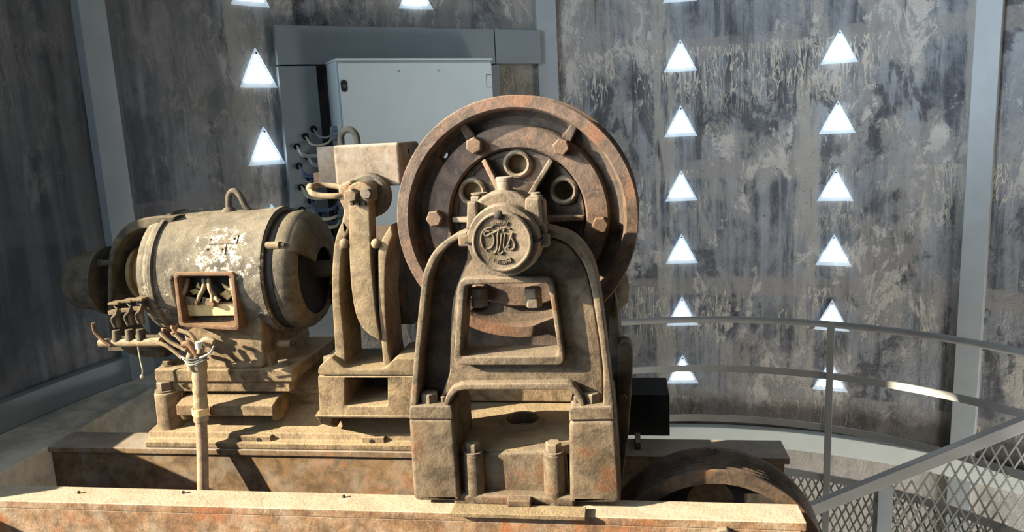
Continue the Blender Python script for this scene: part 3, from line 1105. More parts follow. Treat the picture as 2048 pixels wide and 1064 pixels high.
# ================================================================== CONDUIT HOSE
hs = thing('conduit_hose', P(405, 985, 2.36), 'dusty brown flexible conduit with taped band hanging from the motor to the pit', 'hose')
pts = [(398, 706, 2.56), (399, 740, 2.56), (400, 780, 2.548), (402, 820, 2.538), (403, 860, 2.525), (405, 905, 2.505), (406, 985, 2.47), (407, 1040, 2.45)]
q = smooth_line([P(*a) for a in pts], 6)
m = MB(); m.tube(q[18:], .0215, 16); m.build('hose', 'hose', hs)
qq = q[:22]
rs = [.030-.004*min(1, k/14)+.0015*math.sin(k*1.7) for k in range(len(qq))]
m = MB(); m.tube(qq, .03, 16, rs=rs); m.build('cloth_sleeve', 'rag', hs, label='pale cloth sleeve over the upper hose')
c = P(401, 822, 2.538)
m = MB(); m.lathe([(-.014, .026), (-.014, .031), (.014, .031), (.014, .026)], c, UP, 20, closed=True); m.build('tape_band', 'wood', hs, .001, label='pale tape band')
c = P(402, 837, 2.532)
m = MB(); m.lathe([(-.008, .0265), (-.008, .0275), (.012, .0275), (.012, .0265)], c, UP, 20, closed=True); m.build('tape_band', 'rag', hs)
m = MB()
for k in range(3):
    cc = P(384+k*5, 712+k*3, 2.555)
    pp = [cc+Vector((math.cos(2*PI*j/18)*.043, math.sin(2*PI*j/18)*.036, .006*math.sin(4*PI*j/18+k)-.003*k)) for j in range(18)]
    m.tube(pp, .003, 6, closed=True)
m.tube(smooth_line([P(400, 716, 2.52), P(420, 706, 2.51), P(428, 692, 2.51)], 4), .004, 6)
m.build('binding_wire', 'wire_grey', hs)
for pts, r, mt in ((((366, 690), (378, 688), (388, 700), (396, 712)), .013, 'copper'), (((428, 684), (412, 680), (404, 690), (400, 706)), .014, 'rag'), (((398, 690), (408, 686), (424, 690)), .012, 'rag'), (((384, 706), (380, 720), (384, 740)), .016, 'rag')):
    m = MB(); m.tube(smooth_line([P(x, y, 2.54) for x, y in pts], 4), r, 10); m.build('lead_end', mt, hs)
m = MB(); a = P(397, 690, 2.51); m.tube([a+Vector((0, 0, -.014)), a+Vector((0, 0, .012))], .012, 10); m.build('white_cap', 'skirt', hs, label='small white cap')

# ================================================================== BRAKE
br = thing('brake', (-.93, 2.6, .19), 'tall brown brake stand with curved shoe arm between motor and wheel', 'brake')
# hollow base
xs0, xs1 = 636, 836
plate('base', rounded([(635, 752), (837, 752), (837, 833), (639, 833)], 4), [rounded([(690, 757), (775, 757), (775, 812), (690, 812)], 5)], 2.475, 2.70, 'bed', br, .006)
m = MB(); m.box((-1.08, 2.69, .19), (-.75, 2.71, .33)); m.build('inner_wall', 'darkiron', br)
# foot flange
plate('foot', rounded([(636, 735), (660, 712), (690, 738), (768, 738), (790, 716), (836, 716), (837, 751), (635, 751)], 8), [], 2.47, 2.68, 'arm', br, .006)
# side legs
legA = smooth2([(686, 437), (670, 480), (664, 540), (664, 600), (668, 670), (672, 740)], 4)
legAi = smooth2([(692, 740), (688, 670), (681, 600), (681, 540), (686, 492), (698, 455)], 4)
plate('leg', legA+legAi, [], 2.50, 2.68, 'arm', br, .006)
legC = smooth2([(781, 450), (758, 492), (756, 540), (757, 610), (762, 680), (768, 745)], 4)
legCi = smooth2([(786, 745), (777, 700), (773, 650), (771, 600), (771, 540), (776, 500), (786, 470)], 4)
plate('leg', legC+legCi, [], 2.50, 2.68, 'arm', br, .006)
plate('fillet', smooth2([(772, 745), (774, 690), (782, 712), (800, 730), (826, 738), (832, 745)], 4), [], 2.53, 2.66, 'arm', br, .006)
for px in (689, 752):
    MB().ball(P(px, 487, 2.50), .018).build('pivot_boss', 'arm', br)
# upper head of leg A with the lever ring
plate('leg_head', rounded([(676, 372), (700, 360), (712, 378), (712, 400), (700, 420), (703, 450), (690, 478), (682, 450), (688, 420), (678, 400)], 8), [], 2.50, 2.56, 'arm', br, .006)
m = MB()
ring = smooth_line([P(672, 392, 2.50), P(640, 391, 2.50), P(624, 386, 2.50), P(621, 377, 2.53), P(636, 370, 2.60), P(668, 372, 2.60), P(690, 378, 2.56), P(690, 388, 2.52)], 5, True)
m.tube(ring, .0105, 12, closed=True)
m.ball(P(622, 376, 2.52), .017)
m.build('lever_ring', 'arm', br)
# brake drum, axis along the motor shaft
m = MB(); m.lathe([(0, 0), (0, .19), (.006, .20), (.15, .20), (.156, .19), (.156, 0)], (-.985, MY, MZ-.03), RT, 72); m.build('brake_drum', 'web', br)
# shoe arm
la_ = smooth2([(696, 398), (698, 460), (699, 520), (703, 580), (712, 630), (730, 662), (759, 682)], 4)
ra_ = smooth2([(760, 670), (754, 640), (748, 590), (742, 520), (740, 460), (738, 398)], 4)
plate('shoe_arm', la_+ra_, [], 2.49, 2.56, 'arm', br, .005)
plate('shoe_arm_head', rounded([(692, 392), (696, 372), (716, 362), (738, 370), (740, 400), (736, 408), (696, 408)], 8), [], 2.475, 2.57, 'arm', br, .006)
m = MB(); m.box((P(746, 640, 2.62).x, 2.58, P(746, 660, 2.62).z), (P(760, 640, 2.62).x, 2.66, P(746, 420, 2.62).z)); m.build('brake_rod', 'darkiron', br, .006)
p = P(706, 390, 2.475)
hexbolt(br, p, FR, .024, .03, 'arm', .3)
p = P(737, 386, 2.475)
m = MB(); m.cylr(p+Vector((0, .02, 0)), p+Vector((0, -.02, 0)), .024, seg=20); m.hexa(p+Vector((0, -.02, 0)), FR, .02, .012); m.build('nut', 'bell', br, .002)
for k in range(5):
    a = P(704+k*6, 406, 2.472)
    if k % 2 == 0:
        MB().box((a.x-.004, a.y-.008, a.z-.008), (a.x+.006, a.y+.01, a.z+.006)).build('cotter', 'darkiron', br, .001)
p = P(700, 374, 2.50)
hexbolt(br, p, FR, .013, .02, 'copper', .1)
# disc behind
p = P(735, 392, 2.565)
m = MB(); m.lathe([(0, 0), (.0, .070), (.008, .080), (.035, .080), (.035, 0)], p, (0, 1, 0), 56)
m.build('round_cap', 'bell', br)
m = MB(); a = P(744, 364, 2.565); m.cylr(a, a+Vector((0, -.006, 0)), .007, seg=12); m.build('cap_screw', 'darkiron', br)
for px in (659, 806):
    p = P(px, 722, 2.53)
    m = MB(); m.cylr((p.x, 2.53, p.z-.045), (p.x, 2.53, p.z-.015), .030, seg=20); m.build('bolt_seat', 'arm', br, .003)
    hexbolt(br, (p.x, 2.53, p.z-.015), UP, .024, .034, 'bolt', .3)

# brake magnet box
bx = thing('magnet_box', (-.92, 2.70, .93), 'brown rectangular iron box with drips on top of the brake stand', 'junction box')
a, b = P(664, 291, 2.60), P(797, 291, 2.60)
c = P(730, 374, 2.60)
m = MB(); m.box((a.x, 2.602, c.z), (b.x, 2.88, a.z)); m.build('case', 'boxiron', bx, .012, 3)
a2 = P(632, 293, 2.62)
m = MB(); m.box((a2.x, 2.62, P(640, 376, 2.62).z), (a.x+.006, 2.86, a2.z-.002)); m.build('side_cover', 'boxiron', bx, .004)
m = MB(); p = P(628, 357, 2.62); m.box((p.x-.006, 2.63, p.z-.028), (p.x+.02, 2.67, p.z+.02)); m.build('latch', 'copper', bx, .003)
p = Vector((b.x, 2.72, P(810, 303, 2.7).z))
m = MB(); m.cylr(p, p+Vector((.003, 0, 0)), .007, seg=12); m.build('screw_hole', 'void', bx)
p = Vector((b.x, 2.84, P(820, 322, 2.8).z))
m = MB(); m.box((b.x-.001, 2.80, p.z-.02), (b.x+.003, 2.86, p.z+.02)); m.build('slot', 'void', bx)
q = P(697, 278, 2.86)
m = MB(); m.tube(smooth_line([q+Vector((-.03, 0, -.03)), q+Vector((-.03, 0, .012)), q+Vector((-.012, 0, .034)), q+Vector((.014, 0, .034)), q+Vector((.032, 0, .012)), q+Vector((.036, 0, -.03))], 5), .013, 12)
m.build('lifting_hook', 'bell', bx)

# ================================================================== TRACTION WHEEL
WC = P(1030, 440, 2.40)
K = 2.40/1500*1.012      # metres per pixel at the wheel
RO = 245*K
wh = thing('traction_wheel', (WC.x, 2.45, 0), 'big rusty orange-brown cast wheel with six bolts and ringed holes', 'wheel')
Yw = 2.40
prof = [(0.0, 222*K), (0.0, 243*K), (.004, RO), (.030, RO), (.036, 238*K), (.20, 236*K), (.21, 249*K), (.235, 249*K), (.24, 238*K), (.24, 214*K), (.06, 214*K), (.05, 216*K), (.008, 219*K)]
m = MB(); m.lathe(prof, (WC.x, Yw, WC.z), (0, 1, 0), 144, closed=True); m.build('rim', 'wheel', wh)
# web disc with holes: built as a ring grid, holes cut out
def disc_with_holes(m, cx, cz, y0, y1, r_in, r_out, holes, nr=26, na=180):
    bm = m.bm
    g = {}
    def inside(x, z):
        return any((x-hx)**2+(z-hz)**2 < hr*hr for hx, hz, hr in holes)
    # use curve fill instead for clean holes
    cu = bpy.data.curves.new('c', 'CURVE')
    cu.dimensions = '2D'
    cu.fill_mode = 'BOTH'
    loops = [[(cx+r_out*math.cos(2*PI*k/96), cz+r_out*math.sin(2*PI*k/96)) for k in range(96)]]
    if r_in:
        loops.append([(cx+r_in*math.cos(2*PI*k/64), cz+r_in*math.sin(2*PI*k/64)) for k in range(64)])
    for hx, hz, hr in holes:
        loops.append([(hx+hr*math.cos(2*PI*k/28), hz+hr*math.sin(2*PI*k/28)) for k in range(28)])
    for lp in loops:
        sp = cu.splines.new('POLY')
        sp.points.add(len(lp)-1)
        for i, (x, z) in enumerate(lp):
            sp.points[i].co = (x, z, 0, 1)
        sp.use_cyclic_u = True
    cu.extrude = (y1-y0)/2
    o = bpy.data.objects.new('c', cu)
    C.objects.link(o)
    bpy.context.view_layer.update()
    me = bpy.data.meshes.new_from_object(o.evaluated_get(bpy.context.evaluated_depsgraph_get()))
    bpy.data.objects.remove(o)
    ym = (y0+y1)/2
    for v in me.vertices:
        x, y, z = v.co
        v.co = (x, ym-z, y)
    bm.from_mesh(me)
    bmesh.ops.remove_doubles(bm, verts=bm.verts, dist=1e-5)


def wp(ang, rpx, y):
    """point on the wheel: angle clockwise from the top, radius in pixels"""
    a = math.radians(ang)
    return Vector((WC.x+rpx*K*math.sin(a), y, WC.z+rpx*K*math.cos(a)))


hol = [(wp(a, 109, 0).x, wp(a, 109, 0).z, 19*K) for a in (2, 62, -59, 122, -118, 180)]
sm_ = wp(-48, 201, 0)
m = MB(); disc_with_holes(m, WC.x, WC.z, Yw+.085, Yw+.105, 0, 216*K, hol+[(sm_.x, sm_.z, 8*K)]); m.build('web', 'web', wh, sharp=30)
# sloping ring between rim and flange ring
m = MB(); m.lathe([(.020, 219*K), (.045, 217*K), (.075, 205*K), (.084, 188*K), (.084, 186*K), (.10, 186*K), (.10, 219*K)], (WC.x, Yw, WC.z), (0, 1, 0), 120, closed=True)
# keep the small hole clear by leaving this ring open there
mm = m.bm
for f in [f for f in mm.faces if (f.calc_center_median()-Vector((sm_.x, f.calc_center_median().y, sm_.z))).length < 9*K]:
    mm.faces.remove(f)
m.build('web_ring', 'web', wh)
# bolted flange ring
m = MB(); m.lathe([(.062, 141*K), (.052, 144*K), (.050, 168*K), (.052, 184*K), (.062, 188*K), (.09, 190*K), (.09, 139*K)], (WC.x, Yw, WC.z), (0, 1, 0), 120, closed=True); m.build('flange_ring', 'wheel', wh)
# inner hub ring step
m = MB(); m.lathe([(.09, 139*K), (.078, 137*K), (.080, 128*K), (.09, 126*K)], (WC.x, Yw, WC.z), (0, 1, 0), 96, closed=True); m.build('inner_ring', 'web', wh)
for a in (-27.5, 34.5, -88, 96, 153, -150):
    c = wp(a, 170, Yw+.052)
    hexbolt(wh, c, FR, 17.5*K, .034, 'brown_bolt', math.radians(a*1.3))
    # bridge boss between flange ring and rim
    if a in (-27.5, 34.5, 153, -150):
        m = MB()
        q = [wp(a-3.5, 186, Yw+.05), wp(a+3.5, 186, Yw+.05), wp(a+2, 219, Yw+.022), wp(a-2, 219, Yw+.022)]
        m.prism(q, (0, .06, 0)); m.build('boss', 'web', wh, .006)
for a in (2, 62, -59, 122, -118, 180):
    c = wp(a, 109, Yw+.085)
    m = MB(); m.lathe([(-.004, 19*K), (-.014, 20*K), (-.018, 24*K), (-.014, 28*K), (-.004, 30*K), (.002, 32*K), (.002, 19*K)], c, (0, 1, 0), 36, closed=True)
    m.build('hole_collar', 'pedestal', wh)
for a in (2, -59):
    c = wp(a, 109, Yw+.112)
    MB().cylr(c, c+Vector((0, .01, 0)), 23*K, seg=24).build('core_plug', 'brass', wh, label='rusty yellow plug seen through the hole')
# ribs from hub
for a in (-28, 33, 92, -90, 153, -150):
    t = Vector((math.cos(math.radians(a)), 0, -math.sin(math.radians(a))))*(.0085)
    q0, q1 = wp(a, 40, Yw), wp(a, 137, Yw)
    m = MB()
    pts = [q0+t+Vector((0, .0, 0)), q0-t+Vector((0, .0, 0)), q0-t+Vector((0, .09, 0)), q0+t+Vector((0, .09, 0))]
    v0 = [m.bm.verts.new(p) for p in pts]
    pts = [q1+t+Vector((0, .055, 0)), q1-t+Vector((0, .055, 0)), q1-t+Vector((0, .09, 0)), q1+t+Vector((0, .09, 0))]
    v1 = [m.bm.verts.new(p) for p in pts]
    m.bm.faces.new(v0[::-1]); m.bm.faces.new(v1)
    for i in range(4):
        m.bm.faces.new((v0[i], v0[(i+1) % 4], v1[(i+1) % 4], v1[i]))
    m.build('rib', 'pedestal', wh, .004)
m = MB(); m.lathe([(-.10, 0), (-.10, 42*K), (.0, 52*K), (.06, 62*K), (.09, 72*K), (.09, 0)], (WC.x, Yw, WC.z), (0, 1, 0), 64); m.build('hub', 'web', wh)
for a, r in ((-92, 205), (100, 205)):
    c = wp(a, r, Yw+.06)
    MB().box((-.018, -.004, -.0035), (.018, .004, .0035), Matrix.Translation(c) @ Matrix.Rotation(math.radians(18 if a < 0 else -22), 4, 'Y')).build('slot', 'void', wh)

# bearing stand root, used from here on
ped = thing('bearing_pedestal', (-.34, 2.25, 0), 'tall arched cast iron bearing stand with embossed round cap in front of the wheel', 'bearing stand')

# gear housing behind the wheel
gh = thing('gear_housing', (WC.x, 2.9, .17), 'dark cast gear housing behind the big wheel, its bluish edge at right', 'gear housing')
m = MB(); m.lathe([(.30, 0), (.30, .25), (.33, .30), (.45, .31), (.60, .30), (.62, 0)], (WC.x, Yw, WC.z), (0, 1, 0), 72); m.build('casing', 'web', gh)
m = MB()
m.prism([Vector((-.61, 2.71, .17)), Vector((.0, 2.71, .17)), Vector((-.03, 2.71, .62)), Vector((-.60, 2.71, .62))], (0, .36, 0)); m.build('lower_casing', 'web', gh, .02, 3)
c = P(1226, 578, 2.80)
m = MB(); m.lathe([(-.10, 0), (-.10, .085), (.0, .085), (.03, .078), (.055, .05), (.062, 0)], c, RT, 36); m.build('end_cap', 'bell', gh)
for k in range(5):
    a = 2*PI*k/5
    hexbolt(gh, c+Vector((-.004, .068*math.cos(a), -.055+.068*math.sin(a)*.6)), RT, .012, .014, 'bolt')
# round-topped rib standing at the right
plate('side_rib', smooth2([(1236, 700), (1240, 686), (1252, 684), (1263, 692), (1266, 720), (1262, 800), (1254, 900), (1244, 960), (1234, 960)], 4), [], 2.425, 2.50, 'bell', ped, .006)
plate('side_rib', smooth2([(1218, 640), (1230, 590), (1238, 640), (1240, 700), (1240, 800), (1240, 930), (1225, 930)], 4), [], 2.44, 2.52, 'bell', ped, .006)
hexbolt(ped, P(1246, 795, 2.42), FR, .014, .012, 'brown_bolt')
# cross block behind
o = MB().box((P(1262, 800, 2.72).x-.10, 2.72, .002), (P(1339, 800, 2.72).x, 2.92, P(1300, 790, 2.72).z)).build('support_block', 'void', None, .003)  # dark block with its face shade painted as black
tag(o, 'dark block, shade painted black, bluish top, on the rear beam right of the machine', 'support block')
WPOS['support_block'] = Vector()

# ================================================================== PEDESTAL
YP = 2.165
K2 = YP/1500
# base casting: front wall, feet, deck
fl = rounded([(818, 838, 5), (907, 838, 8), (922, 990, 4), (930, 1003, 4), (826, 1003, 12)], 6)
for nm, pts in (('foot_block', [(817, 838, 8), (907, 838, 14), (920, 1003, 4), (827, 1003, 14)]),
                ('foot_block', [(1138, 842, 14), (1231, 840, 14), (1243, 1008, 16), (1140, 1006, 4)])):
    plate(nm, rounded(pts, 6), [], 2.15, 2.42, 'pedestal', ped, .014, res=3)
for nm, pts in (('foot_cap', [(818, 812, 8), (905, 812, 12), (907, 840, 4), (817, 840, 4)]),
                ('foot_cap', [(1138, 814, 12), (1227, 812, 8), (1231, 842, 4), (1138, 843, 4)])):
    plate(nm, rounded(pts, 6), [], 2.148, 2.40, 'pedestal', ped, .007, res=2)
plate('front_wall', rounded([(905, 905, 2), (925, 915, 14), (1000, 906, 8), (1080, 903, 10), (1140, 900, 2), (1150, 1004, 2), (900, 1002, 2)], 5), [], 2.20, 2.27, 'pedestal', ped, .012, res=3)
m = MB(); m.box((P(905, 990, 2.16).x, 2.16, .0), (P(1150, 990, 2.16).x, 2.26, .035)); m.build('toe', 'pedestal', ped, .012, 3)
# deck with round hole
dx0, dx1, dy0, dy1, dz = -.60, -.05, 2.215, 2.66, .165
hc = PZ(1045, 842, dz)
cu = bpy.data.curves.new('c', 'CURVE'); cu.dimensions = '2D'; cu.fill_mode = 'BOTH'
for lp in ([(dx0, dy0), (dx1, dy0), (dx1, dy1), (dx0, dy1)], [(hc.x+.056*math.cos(2*PI*k/40), hc.y+.056*math.sin(2*PI*k/40)) for k in range(40)]):
    sp = cu.splines.new('POLY'); sp.points.add(len(lp)-1); sp.use_cyclic_u = True
    for i, (x, y) in enumerate(lp):
        sp.points[i].co = (x, y, 0, 1)
cu.extrude = .012; cu.bevel_depth = .003; cu.offset = -.003
o = bpy.data.objects.new('c', cu); C.objects.link(o); bpy.context.view_layer.update()
me = bpy.data.meshes.new_from_object(o.evaluated_get(bpy.context.evaluated_depsgraph_get())); bpy.data.objects.remove(o)
for v in me.vertices:
    v.co.z += dz-.015
put_mesh('deck', me, 'bed', ped)
m = MB(); m.lathe([(-.03, .054), (-.002, .054), (.010, .058), (.012, .064), (.006, .074), (-.004, .082), (-.03, .082)], (hc.x, hc.y, dz), UP, 48, closed=True); m.build('hole_collar', 'bed', ped)
m = MB(); m.cylr((hc.x, hc.y, dz-.08), (hc.x, hc.y, dz-.05), .08, seg=24); m.build('sump', 'void', ped)
m = MB(); m.box((-.62, 2.62, .17), (-.06, 2.70, .30)); m.build('back_wall', 'bed', ped, .01)
# front bosses with bolts
for x0, x1, yt in ((926, 966, 905), (1086, 1128, 905)):
    p0, p1 = P(x0, yt, 2.19), P(x1, yt, 2.19)
    cx_ = (p0.x+p1.x)/2
    r = (p1.x-p0.x)/2
    m = MB(); m.lathe([(0, 0), (0, r*1.22), (.02, r*1.06), (P(x0, yt, 2.19).z-.004, r), (P(x0, yt, 2.19).z, r*.9), (P(x0, yt, 2.19).z, 0)], (cx_, 2.195, .0), UP, 28)
    m.box((cx_-r, 2.195, .01), (cx_+r, 2.24, p0.z-.01))
    m.build('bolt_boss', 'pedestal', ped, .004)
    hexbolt(ped, (cx_, 2.195, p0.z), UP, .026, .028, 'bolt', .4, .01)
# bolts on the feet, with dowel pins
for px, py in ((862, 812), (1182, 814)):
    p = PZ(px, py, P(px, 812, 2.16).z)
    z = P(px, 812, 2.16).z
    yq = 2.20
    x = P(px, py, yq).x
    hexbolt(ped, (x, yq-.008, z-.002), UP, .029, .030, 'bolt', .2, .01)
for px in (888, 1153):
    x = P(px, 812, 2.19).x
    z = P(px, 812, 2.16).z
    MB().cylr((x, 2.185, z-.01), (x, 2.185, z+.022), .0075, seg=12).build('dowel_pin', 'bolt', ped, .002)
# arch: recessed back web
web = smooth2([(822, 812), (832, 700), (842, 600), (850, 545), (872, 505), (905, 478), (935, 466)], 4) + [(1075, 462)] + \
    smooth2([(1092, 464), (1130, 475), (1162, 500), (1186, 545), (1204, 640), (1218, 740), (1227, 812)], 4)
win = rounded([(928, 568), (1098, 564), (1121, 722), (917, 722)], 10)
plate('web', web+[(1168, 812), (1158, 785), (1140, 775), (912, 775), (895, 812)], [win], 2.235, 2.262, 'web', ped, .003)
# rim of the arch (projects to the front)
rim_o = smooth2([(819, 815), (829, 700), (839, 600), (846, 548), (866, 504), (900, 474), (934, 462)], 5)
rim_i = smooth2([(934, 474), (908, 484), (878, 512), (860, 552), (853, 602), (842, 700), (834, 815)], 5)
plate('arch_rim', rim_o+rim_i, [], 2.155, 2.27, 'pedestal', ped, .007, res=3)
rim_o = smooth2([(1088, 456), (1112, 462), (1144, 474), (1170, 500), (1192, 545), (1208, 640), (1220, 740), (1229, 815)], 5)
rim_i = smooth2([(1206, 815), (1206, 740), (1193, 640), (1176, 552), (1156, 512), (1134, 488), (1106, 476), (1088, 474)], 5)
plate('arch_rim', rim_o+rim_i, [], 2.155, 2.27, 'pedestal', ped, .007, res=3)
# raised centre column with the window
col_o = [(934, 470), (1086, 470), (1088, 476)] + smooth2([(1106, 478), (1134, 490), (1156, 514), (1176, 554), (1193, 642), (1205, 740), (1206, 812)], 4) + [(1170, 812), (1160, 786), (1140, 776)] + \
    [(910, 776), (892, 790), (884, 812), (876, 812)] + smooth2([(899, 745), (902, 640), (908, 590), (922, 550), (934, 520)], 4)
plate('centre_column', col_o, [win], 2.19, 2.25, 'pedestal', ped, .006)
# shallow panel right of the window
# window lining: four-sided sleeve with depth
plate('window_rim', rounded([(917, 557), (1106, 553), (1131, 731), (906, 731)], 18), [rounded([(930, 570), (1096, 566), (1118, 712), (921, 714)], 9)], 2.155, 2.275, 'pedestal', ped, .006, res=3)
# curved bottom lip
lip = smooth2([(886, 812), (892, 792), (904, 776), (925, 768)], 4) + [(1130, 766)] + smooth2([(1145, 768), (1158, 782), (1168, 800), (1172, 815)], 4)
lip_i = smooth2([(1160, 815), (1154, 802), (1146, 788), (1134, 780)], 4) + [(930, 781)] + smooth2([(915, 784), (904, 796), (898, 812)], 4)
plate('bottom_lip', lip+lip_i, [], 2.155, 2.28, 'pedestal', ped, .007, res=3)
# hanging nuts in the window
for px in (962, 1069):
    p = P(px, 572, 2.28)
    m = MB(); m.hexa((p.x, 2.24, p.z-.026), UP, .028, .030, .05, .3); m.hexa((p.x, 2.24, p.z-.056), UP, .027, .030, .1, .5)
    m.build('nut', 'bolt', ped, .0015)
# bearing housing
BC = P(1004, 484, 2.06)
k3 = 2.06/1500*1.012
m = MB()
m.lathe([(-.005, 0), (0, 72*k3), (.012, 75*k3), (.05, 76*k3), (.07, 80*k3), (.20, 80*k3), (.21, 60*k3), (.21, 0)], (BC.x, 2.075, BC.z), (0, 1, 0), 72)
m.build('bearing_housing', 'pedestal', ped)
m = MB()
m.prism([P(x, y, 2.12) for x, y in smooth2([(932, 470), (934, 440), (944, 415), (962, 395), (984, 384), (1006, 381), (1030, 385), (1052, 397), (1070, 418), (1082, 442), (1094, 466), (1088, 500)], 3)+[(938, 504)]], (0, .13, 0))
m.build('housing_cap', 'pedestal', ped, .014, 3)
for x0_, x1_, y0_, y1_ in ((934, 953, 404, 460), (1050, 1079, 396, 452)):
    plate('stud_tower', rounded([(x0_, y0_), (x1_, y0_), (x1_+4, y1_), (x0_-2, y1_)], 5), [], 2.10, 2.20, 'pedestal', ped, .007)
m = MB()
m.lathe([(.0, 62*k3), (-.012, 62*k3), (-.016, 59*k3), (-.016, 57*k3), (-.012, 55*k3), (-.010, 53*k3), (-.011, 0), (.0, 0)], (BC.x, 2.07, BC.z), (0, 1, 0), 72)
m.build('end_cover', 'pedestal', ped)
# split line of the bearing
for s_ in (-1, 1):
    x = BC.x+s_*70*k3
    MB().box((x-.012, 2.068, BC.z-.004), (x+.012, 2.12, BC.z-.001)).build('split_line', 'void', ped)
for px, s_ in ((928, -1), (1088, 1)):
    p = P(px, 478, 2.12)
    MB().box((p.x-.016, 2.11, p.z-.022), (p.x+.016, 2.20, p.z+.012)).build('housing_ear', 'pedestal', ped, .006)
# raised script lettering on the cover
def stroke(pts, r=.0036, y=2.0575):
    return smooth_line([Vector((BC.x+(x-1004)*k3, y, BC.z-(yy-484)*k3)) for x, yy in pts], 6)


zf = 807/220.0
def zx(l):
    return [(900+a/zf, 330+b/zf) for a, b in l]


letters = [
    [(318, 452), (280, 458), (246, 480), (228, 525), (230, 575), (246, 612), (262, 626)],                                    # big round stroke of the first letter
    [(292, 482), (268, 480), (254, 494), (260, 512), (284, 512), (304, 500), (322, 522), (322, 566), (306, 598), (282, 612), (262, 604)],
    [(306, 500), (326, 492), (350, 480), (388, 462), (424, 458), (446, 468)],                                               # bar over the middle letters
    [(368, 460), (354, 510), (350, 570), (342, 620), (322, 648), (306, 644)],                                               # tall stem
    [(384, 500), (376, 560), (364, 610), (352, 640), (368, 652), (388, 636)],
    [(408, 504), (400, 556), (396, 600), (410, 612), (430, 582), (448, 536), (464, 496)],
    [(464, 496), (456, 530), (470, 560), (478, 592), (464, 618), (438, 622), (424, 606), (440, 592)],
]
m = MB()
for l in letters:
    m.tube(stroke(zx(l)), .0031, 8)
m.ball(Vector((BC.x+(900+400/zf-1004)*k3, 2.0575, BC.z-(330+476/zf-484)*k3)), .0045, 8)
m.build('script_lettering', 'pedestal', ped)
for a_first, step in ((-22, 5.6), (154, 6.2)):
    m = MB()
    rr = 41*k3
    pth = [Vector((BC.x-.004+(rr-.0058)*math.sin(math.radians(a)), 2.0592, BC.z+(rr-.0058)*math.cos(math.radians(a)))) for a in range(int(a_first)-3, int(a_first+step*9)+1, 2)]
    m.tube(pth, .0008, 5)
    for k in range(9):
        a = a_first+k*step
        c = Vector((BC.x-.004+rr*math.sin(math.radians(a)), 2.0575, BC.z+rr*math.cos(math.radians(a))))
        M4 = Matrix.Translation(c) @ Matrix.Rotation(math.radians(a), 4, 'Y')
        m.box((-.0026, -.0025, -.0062), (.0010 if k % 3 else .0026, .003, .005), M4)
        if k % 2:
            m.box((-.0026, -.0025, -.005), (.004, .003, -.003), M4)
    m.build('small_lettering', 'pedestal', ped)
# pin above the lettering, oil cup on top, studs
p = P(997, 430, 2.06)
MB().ball(p, .0145, 14, (1, .8, .9)).build('cover_screw', 'darkiron', ped)
p = P(1006, 378, 2.12)
m = MB(); m.lathe([(0, 0), (0, .022), (.028, .024), (.030, .0265), (.038, .0265), (.040, .024), (.040, 0)], (p.x, 2.16, p.z-.008), UP, 28); m.build('oil_cup', 'boxiron', ped, label='round oil filler plug')
for px, py, h in ((952, 402, .05), (1070, 400, .045)):
    p = P(px, py, 2.13)
    m = MB(); m.hexa((p.x, 2.155, p.z-.02), UP, .022, .032, .1, .3); m.cylr((p.x, 2.155, p.z), (p.x, 2.155, p.z+.02), .014, seg=14)
    m.build('stud_nut', 'bolt', ped, .002)
p = P(955, 389, 2.13); MB().cylr((p.x, 2.155, p.z-.002), (p.x, 2.155, p.z+.003), .024, seg=20).build('washer', 'bolt', ped)
p = P(1082, 420, 2.13); MB().box((p.x-.02, 2.14, p.z-.05), (p.x+.01, 2.2, p.z+.03)).build('housing_ear', 'pedestal', ped, .01)
# shim plate
a, b = P(900, 1015, 2.085), P(1170, 1020, 2.085)
o = MB().box((a.x, 2.084, .0005), (b.x, 2.147, .014)).build('shim_plate', 'bed', None, .002)
tag(o, 'flat steel shim plate under the bearing stand, overhanging the foreground beam', 'shim plate')
p = P(1046, 1003, 2.14)
m = MB(); m.prism([Vector((p.x-.055, 2.135, .014)), Vector((p.x+.02, 2.135, .014)), Vector((p.x+.03, 2.15, .014)), Vector((p.x+.03, 2.165, .038)), Vector((p.x-.055, 2.165, .038))], (0, .0, .022)) if False else m.box((p.x-.05, 2.13, .014), (p.x+.025, 2.165, .036))
m.build('stop_lug', 'pedestal', ped, .005)

# ================================================================== DEFLECTOR SHEAVE
dc = P(1428, 1120, 2.33)
ds = thing('grooved_sheave', (dc.x, 2.35, dc.z-.3), 'large dark grooved rope sheave between the two beams at lower right', 'sheave')
RS = (P(1435, 925, 2.28)-P(1435, 1125, 2.28)).length
prof = [(0, RS-.045), (0, RS-.002), (.006, RS)]
y = .012
for k in range(5):
    prof += [(y, RS), (y+.004, RS-.009), (y+.010, RS-.011), (y+.016, RS-.009), (y+.020, RS)]
    y += .022
prof += [(y+.006, RS+.012), (y+.022, RS+.014), (y+.026, RS-.01), (y+.026, RS-.045)]
m = MB(); m.lathe(prof, (dc.x, 2.27, dc.z), (0, 1, 0), 160, closed=True); m.build('grooved_rim', 'groove', ds, sharp=25)
hl = []
for k in range(5):
    a = math.radians(90+72*k+3)
    hl.append((dc.x+RS*.60*math.cos(a), dc.z+RS*.60*math.sin(a), RS*.22))
m = MB(); disc_with_holes(m, dc.x, dc.z, 2.325, 2.35, 0, RS-.04, hl); m.build('sheave_web', 'darkiron', ds)
m = MB(); m.cylr((dc.x, 2.24, dc.z), (dc.x, 2.50, dc.z), .07, seg=32); m.build('sheave_hub', 'darkiron', ds)
m = MB(); m.cylr(Vector((dc.x, 2.395, dc.z+RS+.006)), Vector((dc.x, 2.395, dc.z+RS+.022)), .014, seg=12); m.build('grease_nipple', 'groove', ds)

